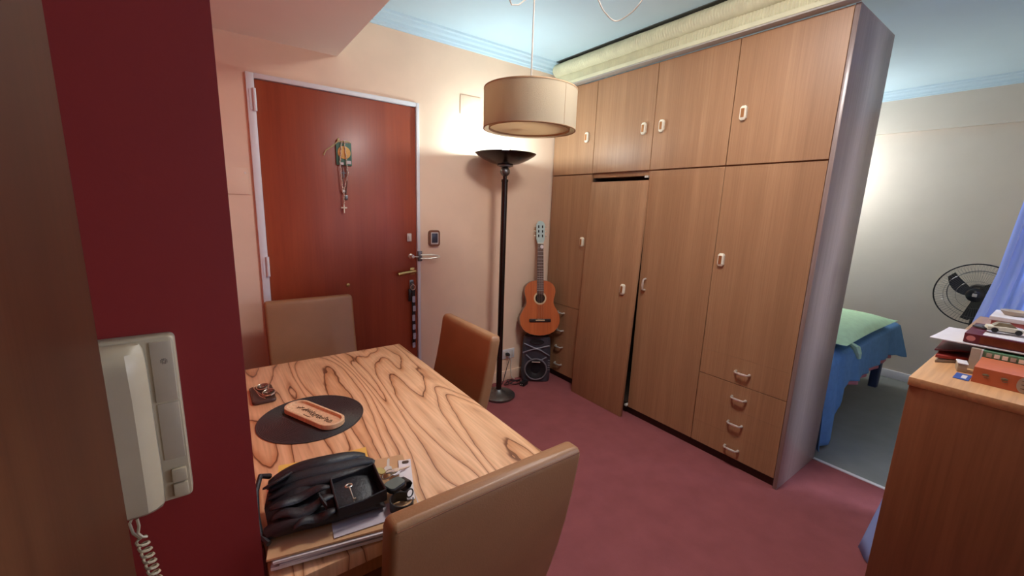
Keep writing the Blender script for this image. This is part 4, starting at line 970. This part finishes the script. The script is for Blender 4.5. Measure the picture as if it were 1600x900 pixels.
single('bed_sheet', bm, M['pink_cloth'], (1.5, -1.85, 0.56), 'pink sheet hem peeping out below the blue bedspread', 'sheet', solid=0.002, angle=80)
bm = B()
def pil(sgn):
    def fn(u, v):
        a, b_ = u*2-1, v*2-1
        e = max(0.0, (1-abs(a)**3.2))*max(0.0, (1-abs(b_)**3.2))
        th_ = (0.080 if sgn > 0 else 0.035)*e**0.75
        cut = 1-0.06*(1-abs(b_)**2)*abs(a)**4
        x = 1.52+0.62*a*cut+0.02*b_; y = -1.63+0.27*b_*(1-0.08*(1-a*a))-0.0*a
        return (x, y, 0.628+sgn*th_+0.004*math.sin(a*9)*e+0.012*abs(a*b_)**3)
    return fn
grid(bm, pil(1), 40, 24); grid(bm, pil(-1), 40, 24); bmesh.ops.remove_doubles(bm, verts=bm.verts, dist=0.0006)
pw = single('pillow', bm, M['green_cloth'], (1.52, -1.63, 0.59), 'large light green pillow lying on the blue bedspread', 'pillow', angle=80)
bm = B(); tube(bm, [(0.98, -1.90, 0.632), (0.965, -1.93, 0.62), (0.96, -1.945, 0.59), (0.975, -1.95, 0.555)], [0.016, 0.022, 0.018, 0.010], 8)
bmesh.ops.transform(bm, matrix=Matrix.Translation((-1.52, 1.63, -0.59)), verts=bm.verts)
o = obj('tie', bm, M['green_cloth'], pw)
bl = thing('globe_lamp', 'white globe pendant lamp lighting the bedroom behind the wardrobe', 'lamp', (2.2, -1.02, HC))
bm = B(); lathe(bm, [(0, 0), (0.06, 0), (0.06, -0.02), (0.01, -0.03), (0, -0.03)], 24); obj('ceiling_rose', bm, M['white_plastic'], bl)
bm = B(); tube(bm, [(0, 0, -0.025), (0, 0, -0.58)], 0.004, 8); obj('cord', bm, M['cord'], bl)
bm = B(); lathe(bm, [(0, -0.57), (0.025, -0.575), (0.03, -0.605), (0, -0.605)], 16); obj('holder', bm, M['white_plastic'], bl)
bm = B(); sphere(bm, (0, 0, -0.675), 0.075, 24); obj('globe', bm, M['globe'], bl)
dl = thing('fill_dome_lamp', 'added white dome fill lamp on the ceiling, out of view', 'lamp', (-0.98, -1.72, HC))  # unseen dome added to brighten the room from above
bm = B(); lathe(bm, [(0, 0), (0.21, 0), (0.215, -0.012), (0.21, -0.02), (0, -0.02)], 40); obj('mount', bm, M['white_plastic'], dl)
bm = B(); lathe(bm, [(0, -0.072), (0.09, -0.068), (0.15, -0.055), (0.19, -0.034), (0.20, -0.0205), (0, -0.0205)], 40); obj('diffuser', bm, M['dome'], dl)

FN = thing('pedestal_fan', 'black pedestal fan by the bedroom wall half hidden by the curtain', 'fan', (2.24, -2.275, 0))
fc = Vector((-0.06, 0, 0.92))
def circ(cx, rr, n=48): return [(cx, rr*math.cos(a), 0.92+rr*math.sin(a)) for a in [2*PI*i/n for i in range(n)]]
bm = B(); tube(bm, circ(-0.08, 0.222), 0.0045, 6, True); obj('guard_ring', bm, M['black_plastic'], FN)
bm = B()
for i in range(72):
    a = 2*PI*i/72; c, s_ = math.cos(a), math.sin(a)
    tube(bm, [(-0.125, 0.05*c, 0.92+0.05*s_), (-0.125, 0.14*c, 0.92+0.14*s_), (-0.11, 0.195*c, 0.92+0.195*s_), (-0.08, 0.222*c, 0.92+0.222*s_)], 0.00055, 4)
for rr in (0.10, 0.165): tube(bm, circ(-0.122, rr), 0.001, 4, True)
o = obj('front_guard', bm, M['lampbase'], FN)
bm = B(); tube(bm, circ(0.035, 0.165), 0.003, 6, True)
for i in range(72):
    a = 2*PI*i/72; c, s_ = math.cos(a), math.sin(a)
    tube(bm, [(0.045, 0.06*c, 0.92+0.06*s_), (0.035, 0.165*c, 0.92+0.165*s_), (-0.03, 0.212*c, 0.92+0.212*s_), (-0.08, 0.222*c, 0.92+0.222*s_)], 0.00055, 4)
obj('rear_guard', bm, M['lampbase'], FN)
bm = B(); lathe(bm, [(0, 0.14), (0.035, 0.138), (0.05, 0.125), (0.048, 0.03), (0, 0.03)], 24, (0, 0, 0.92), Matrix.Rotation(-PI/2, 4, 'Y')); obj('hub', bm, M['black_gloss'], FN)
bm = B(); box(bm, -0.143, -0.138, -0.010, 0.014, 0.908, 0.932, 0.003); obj('badge', bm, M['white_plastic'], FN)
for kk in range(3):
    a0 = 2.35+kk*2*PI/3; bm = B(); rs_ = []
    for i in range(8):
        t = i/7; r0 = 0.035+0.16*t; wd = 0.030+0.050*math.sin(PI*min(1, 0.15+t*0.75)); sk = a0+0.45*t
        dirr = Vector((0, math.cos(sk), math.sin(sk))); tan_ = Vector((0, -math.sin(sk), math.cos(sk)))
        c = Vector((-0.065, 0, 0.92))+dirr*r0
        p = [c+tan_*(wd*q)+Vector((0.028*q+0.001, 0, 0)) for q in (-0.5, -0.17, 0.17, 0.5)]
        rs_.append(p+[q-Vector((0.003, 0, 0)) for q in reversed(p)])
    loft(bm, rs_); obj('blade', bm, M['blade'], FN, angle=60)
bm = B(); loft(bm, [[(x, q[0]*s_, 0.92+q[1]*s_) for q in rrect(0.12, 0.12, 0.04, 4)] for x, s_ in ((0.03, 0.9), (0.06, 1), (0.13, 0.95), (0.16, 0.6))]); obj('motor', bm, M['black_plastic'], FN)
bm = B(); tube(bm, [(0.09, 0, 0.87), (0.09, 0, 0.80), (0.09, 0, 0.03)], [0.022, 0.016, 0.016], 12); obj('pole', bm, M['black_plastic'], FN)
bm = B(); lathe(bm, [(0, 0), (0.18, 0), (0.18, 0.012), (0.05, 0.03), (0.022, 0.06), (0, 0.06)], 32, (0.09, 0, 0)); obj('base', bm, M['black_plastic'], FN)

# ------------------------------------------------------------------ cabinet on the right with its books
CBX0, CBX1, CBY0, CBY1, CBZ = -0.945, 0.245, -3.02, -2.465, 1.05
CB = thing('sideboard', 'brown wooden sideboard at the right edge loaded with books', 'cabinet', (-0.35, -2.74, 0), 0)
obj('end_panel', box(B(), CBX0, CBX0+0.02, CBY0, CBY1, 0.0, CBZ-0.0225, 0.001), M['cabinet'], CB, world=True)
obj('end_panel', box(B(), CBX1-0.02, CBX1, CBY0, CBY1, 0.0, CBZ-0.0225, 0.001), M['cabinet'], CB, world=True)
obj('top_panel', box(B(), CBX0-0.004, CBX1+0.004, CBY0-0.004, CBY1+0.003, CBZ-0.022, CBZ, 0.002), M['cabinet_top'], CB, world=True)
obj('back_panel', box(B(), CBX0+0.0205, CBX1-0.0205, CBY1-0.012, CBY1-0.002, 0.02, CBZ-0.023, 0), M['cabinet'], CB, world=True)
obj('base_panel', box(B(), CBX0+0.0205, CBX1-0.0205, CBY0+0.02, CBY1-0.013, 0.06, 0.08, 0), M['cabinet'], CB, world=True)
for i in range(2):
    x0 = CBX0+0.022+i*0.574
    d = obj('door', box(B(), x0, x0+0.572, CBY0, CBY0+0.018, 0.06, CBZ-0.024, 0.001), M['cabinet'], CB, world=True)
    xk = x0+(0.53 if i == 0 else 0.04); bm = B(); sphere(bm, (xk, CBY0-0.014, 0.6), 0.012, 10); bmesh.ops.transform(bm, matrix=CB.matrix_basis.inverted(), verts=bm.verts); obj('knob', bm, M['brass'], d)

def book(name, label, x0, x1, y0, y1, z0, t, cover, spine=None, cat='book', pages='pages', rz=0.0):
    """spine at x0 looking to the viewer, pages inside, covers top and bottom"""
    cx, cy = (x0+x1)/2, (y0+y1)/2
    bt = thing(name, label, cat, (cx, cy, z0), rz)
    hx, hy = (x1-x0)/2, (y1-y0)/2
    bm = B(); box(bm, -hx, hx, -hy, hy, 0, 0.0025); box(bm, -hx, hx, -hy, hy, t-0.0025, t); box(bm, -hx, -hx+0.0025, -hy, hy, 0.0025, t-0.0025)
    obj('cover', bm, M[cover], bt, smooth=False)
    obj('page_block', box(B(), -hx+0.003, hx-0.004, -hy+0.003, hy-0.003, 0.003, t-0.003), M[pages], bt, smooth=False)
    return bt
ZC = CBZ+0.0004
# orange boxed book, lowest at the front
ob = book('boxed_book', 'orange boxed book with a beige end lying lowest at the sideboard front', -0.853, -0.725, -2.80, -2.556, ZC, 0.038, 'orange')
ob_inv = ob.matrix_basis.inverted()
bm = B(); pts = [(-2.80, ZC+0.0005), (-2.80, ZC+0.0375), (-2.637, ZC+0.0375)] + [(-2.637+0.012*math.sin(a), ZC+0.019+0.0185*math.cos(a)) for a in [PI*i/10 for i in range(1, 10)]] + [(-2.637, ZC+0.0005)]
a_ = [bm.verts.new((-0.8542, y, z)) for y, z in pts]; bm.faces.new(a_)
ex = bmesh.ops.extrude_face_region(bm, geom=bm.faces[:]); bmesh.ops.translate(bm, vec=(0.0012, 0, 0), verts=[v for v in ex['geom'] if isinstance(v, bmesh.types.BMVert)])
obj('beige_patch', bm, M['greydust'], ob, world=True, smooth=False)
for y in (-2.577, -2.606):
    bm = B(); sphere(bm, (-0.8535, y, ZC+0.023), 0.006, 10, (0.12, 1, 0.55)); sphere(bm, (-0.8538, y, ZC+0.023), 0.0025, 8, (0.3, 1, 1)); tube(bm, [(-0.8535, y-0.006, ZC+0.018), (-0.8535, y, ZC+0.016), (-0.8535, y+0.003, ZC+0.0185)], 0.0009, 5); obj('emblem', bm, M['olive'], ob, world=True)
for i in range(3):
    bm = B(); box(bm, -0.8550, -0.8542, -2.655, -2.632, ZC+0.028-0.009*i, ZC+0.0292-0.009*i); obj('text_line', bm, M['tan_lines'], ob, world=True, smooth=False)
gb = book('green_book', 'thick green book with a beige spine edge behind the orange box', -0.722, -0.52, -2.82, -2.536, ZC, 0.054, 'greenbook')
bm = B(); box(bm, -0.7232, -0.56, -2.552, -2.5345, ZC+0.0005, ZC+0.0552); obj('spine_band', bm, M['greydust'], gb, world=True, smooth=False)
bm = B(); box(bm, -0.7236, -0.56, -2.5555, -2.5525, ZC+0.0006, ZC+0.0550); obj('white_stripe', bm, M['paper'], gb, world=True, smooth=False)
for i in range(7):
    y = -2.562-0.0135*i; bm = B(); box(bm, -0.7232, -0.7218, y-0.0095, y, ZC+0.040, ZC+0.050); obj('title_letter', bm, M['ivory'] if i % 3 else M['greydust'], gb, world=True, smooth=False)

# magazines and the white folder
def sheetpile(name, label, cat, m, pts, z0, z1, mpage=None, bend=0.0):
    bm = B()
    n = 14
    def fn(s):
        def f(u, v):
            a = Vector(pts[0]).lerp(Vector(pts[1]), u); b_ = Vector(pts[3]).lerp(Vector(pts[2]), u); c = a.lerp(b_, v)
            return (c.x, c.y, (z0 if s else z1)+bend*(1-v)**2*math.sin(PI*(0.2+0.6*u)))
        return f
    grid(bm, fn(0), 8, n); grid(bm, fn(1), 8, n)
    # close the rim
    bm.verts.ensure_lookup_table(); k_ = 9*(n+1)
    def idx(s, i, j): return bm.verts[s*k_+i*(n+1)+j]
    for i in range(8):
        for j in (0, n): bm.faces.new((idx(0, i, j), idx(0, i+1, j), idx(1, i+1, j), idx(1, i, j)))
    for j in range(n):
        for i in (0, 8): bm.faces.new((idx(0, i, j), idx(0, i, j+1), idx(1, i, j+1), idx(1, i, j)))
    c = Vector((sum(p[0] for p in pts)/4, sum(p[1] for p in pts)/4, z0))
    return single(name, bm, m, c, label, cat)
sheetpile('magazine', 'dusty grey magazine at the bottom of the paper pile on the sideboard', 'magazine', M['greydust'], [(-0.74, -2.476), (-0.50, -2.470), (-0.46, -2.530), (-0.665, -2.530)], ZC+0.0005, ZC+0.007)
sheetpile('magazine', 'red-covered magazine in the paper pile on the sideboard', 'magazine', M['redcloth'], [(-0.735, -2.474), (-0.50, -2.468), (-0.46, -2.530), (-0.675, -2.530)], ZC+0.009, ZC+0.016, bend=0.006)
sheetpile('magazine', 'dark brown magazine under the white folder on the sideboard', 'magazine', M['maroon'], [(-0.72, -2.468), (-0.50, -2.46), (-0.46, -2.530), (-0.665, -2.530)], ZC+0.030, ZC+0.034, bend=-0.004)
sheetpile('paper_folder', 'big curled white paper folder under the maroon binder', 'folder', M['paper'], [(-0.715, -2.452), (-0.50, -2.462), (-0.47, -2.80), (-0.70, -2.80)], ZC+0.0610, ZC+0.0635, bend=-0.003)
sheetpile('paper_folder', 'lower flap of white paper folder above the dark magazine', 'folder', M['pages'], [(-0.70, -2.455), (-0.50, -2.464), (-0.47, -2.80), (-0.69, -2.80)], ZC+0.0575, ZC+0.0592, bend=-0.0015)
bd_ = book('maroon_binder', 'maroon binder with a round rose emblem on top of the white folder', -0.700, -0.50, -2.82, -2.514, ZC+0.0642, 0.024, 'maroon', cat='binder')
bm = B(); lathe(bm, [(0, 0), (0.0085, 0), (0.0085, 0.0008), (0, 0.0008)], 20, (-0.700, -2.527, ZC+0.0762), Matrix.Rotation(-PI/2, 4, 'Y') @ Matrix.Diagonal((0.85, 1, 1, 1))); obj('emblem', bm, M['rose'], bd_, world=True)
bm = B(); box(bm, -0.7012, -0.6995, -2.80, -2.543, ZC+0.0672, ZC+0.0852); obj('spine_panel', bm, M['guitar_side'], bd_, world=True, smooth=False)
bm = B(); box(bm, -0.69, -0.505, -2.81, -2.545, ZC+0.0884, ZC+0.0892); obj('cover_sheet', bm, M['paper'], bd_, world=True, smooth=False)
ZD = ZC+0.0895
bm = B(); box(bm, -0.860, -0.800, -2.553, -2.526, ZC+0.0002, ZC+0.0012, 0, 2)
bc = single('blue_card', bm, M['bluecard'], (-0.83, -2.54, ZC), 'small blue card on the sideboard edge beside the orange box', 'card', smooth=False)
bm = B(); box(bm, -0.848, -0.815, -2.547, -2.538, ZC+0.0011, ZC+0.0016); bmesh.ops.transform(bm, matrix=Matrix.Translation((0.83, 2.54, -ZC)), verts=bm.verts); obj('printed_panel', bm, M['paper'], bc, smooth=False)
cbx = thing('small_clear_box', 'small clear plastic box between the papers and the orange box', 'box', (-0.765, -2.528, ZC), 0.2)
bm = B(); box(bm, -0.02, 0.02, -0.009, 0.009, 0.0, 0.020, 0.002); obj('shell', bm, M['grey_plastic'], cbx)
bm = B(); box(bm, -0.021, 0.021, -0.010, 0.010, 0.0205, 0.0235, 0.001); obj('lid', bm, M['paper'], cbx)
# slate, toy car and boxes on top
bm = B(); prism(bm, [(-0.585, -2.515), (-0.60, -2.535), (-0.60, -2.60), (-0.545, -2.60), (-0.545, -2.525)], ZD, ZD+0.004); single('slate_plate', bm, M['lampbase'], (-0.57, -2.56, ZD), 'thin dark plate lying on the binder behind the toy car', 'plate', smooth=False)
cr = thing('toy_car', 'cream and black toy car standing on the maroon binder', 'toy car', (-0.625, -2.577, ZD+0.0045), -PI/2+0.25)
bm = B(); rs_ = []
for x, w_, h in ((-0.036, 0.010, 0.012), (-0.034, 0.0145, 0.015), (-0.018, 0.0155, 0.017), (-0.002, 0.016, 0.0175), (0.016, 0.016, 0.0165), (0.033, 0.0145, 0.014), (0.036, 0.010, 0.011)):
    rs_.append([(x, -w_, 0.005), (x, -w_, h-0.002), (x, -w_+0.003, h), (x, w_-0.003, h), (x, w_, h-0.002), (x, w_, 0.005)])
loft(bm, rs_); obj('car_body', bm, M['carwhite'], cr)
bm = B(); loft(bm, [[(x, y, z) for x, y in ((xa, -w_), (xb, -w_), (xb, w_), (xa, w_))] for z, xa, xb, w_ in ((0.0165, -0.024, 0.018, 0.014), (0.025, -0.016, 0.008, 0.011), (0.0262, -0.014, 0.006, 0.010))]); obj('cabin', bm, M['olive'], cr, smooth=False)
for x in (-0.021, 0.021):
    for s_ in (-1, 1):
        bm = B(); lathe(bm, [(0, -0.003), (0.0065, -0.003), (0.0065, 0.003), (0, 0.003)], 14, (x, s_*0.0148, 0.0062), Matrix.Rotation(PI/2, 4, 'X')); obj('wheel', bm, M['black_plastic'], cr)
bm = B(); box(bm, -0.039, -0.034, -0.014, 0.014, 0.004, 0.008, 0.001); obj('bumper', bm, M['black_plastic'], cr)
bm = B(); box(bm, 0.034, 0.039, -0.014, 0.014, 0.004, 0.008, 0.001); obj('bumper', bm, M['black_plastic'], cr)
bx = thing('pink_box', 'pale pink cardboard box with a white lid behind the toy car', 'box', (-0.36, -2.62, ZC))
obj('carton', box(B(), -0.40, -0.25, -2.72, -2.535, ZC, ZC+0.088, 0.002), M['rose'], bx, world=True, smooth=False)
obj('lid', box(B(), -0.405, -0.245, -2.725, -2.530, ZC+0.0885, ZC+0.102, 0.002), M['paper'], bx, world=True, smooth=False)
gd = thing('glass_dish', 'small grey glass dish standing on the pink box', 'dish', (-0.33, -2.575, ZC+0.1025))
bm = B(); lathe(bm, [(0, 0), (0.022, 0), (0.030, 0.010), (0.032, 0.014), (0.030, 0.014), (0.026, 0.009), (0.018, 0.004), (0, 0.003)], 28); obj('bowl', bm, M['greydust'], gd)
bm = B(); box(bm, -0.60, -0.45, -2.72, -2.612, ZD, ZD+0.035, 0.002); single('red_box', bm, M['redcloth'], (-0.52, -2.66, ZD), 'small red box at the right edge beside the toy car', 'box')

# ------------------------------------------------------------------ curtain beside the sideboard
bot = [(0.0, -0.12, -2.31), (0.12, -0.21, -2.365), (0.24, -0.08, -2.395), (0.38, 0.10, -2.405), (0.55, 0.30, -2.44), (0.70, 0.36, -2.70), (1.0, 0.42, -3.40)]
mid = [(0.0, 0.365, -2.470), (0.12, 0.345, -2.490), (0.24, 0.375, -2.52), (0.38, 0.39, -2.56), (0.55, 0.405, -2.64), (0.70, 0.42, -2.82), (1.0, 0.45, -3.40)]
top_ = [(0.0, 0.50, -2.545), (0.12, 0.49, -2.57), (0.24, 0.51, -2.61), (0.38, 0.49, -2.67), (0.55, 0.51, -2.75), (0.70, 0.49, -2.9), (1.0, 0.5, -3.40)]
def pl_(tab, u):
    for a, b_ in zip(tab[:-1], tab[1:]):
        if u <= b_[0]:
            t = (u-a[0])/(b_[0]-a[0]); return Vector((a[1]+(b_[1]-a[1])*t, a[2]+(b_[2]-a[2])*t))
    return Vector(tab[-1][1:])
def cur(u, v):
    z = 0.006+2.43*v; zm = 1.22
    if z <= zm: c = pl_(bot, u).lerp(pl_(mid, u), (z/zm))
    else: c = pl_(mid, u).lerp(pl_(top_, u), (z-zm)/(2.436-zm))
    am = 0.010*min(1, u*8)
    return (c.x+am*math.sin(u*60+z*1.5), c.y+0.5*am*math.sin(u*47), z)
CT = thing('curtain', 'pale blue curtain hanging behind the sideboard and sweeping the floor', 'curtain', (0.4, -2.9, 0))
bm = B(); grid(bm, cur, 90, 44); obj('cloth', bm, M['curtain'], CT, world=True, solid=0.002, angle=80)
bm = B(); tube(bm, [(0.5, -2.52, 2.452), (0.5, YB+0.02, 2.452)], 0.011, 10); obj('rod', bm, M['trim'], CT, world=True)
for i in range(9):
    y = -2.56-0.1*i; bm = B(); tube(bm, [(0.5+0.018*math.cos(a), y, 2.452+0.018*math.sin(a)) for a in [2*PI*j/16 for j in range(16)]], 0.002, 6, True); obj('ring', bm, M['trim'], CT, world=True)
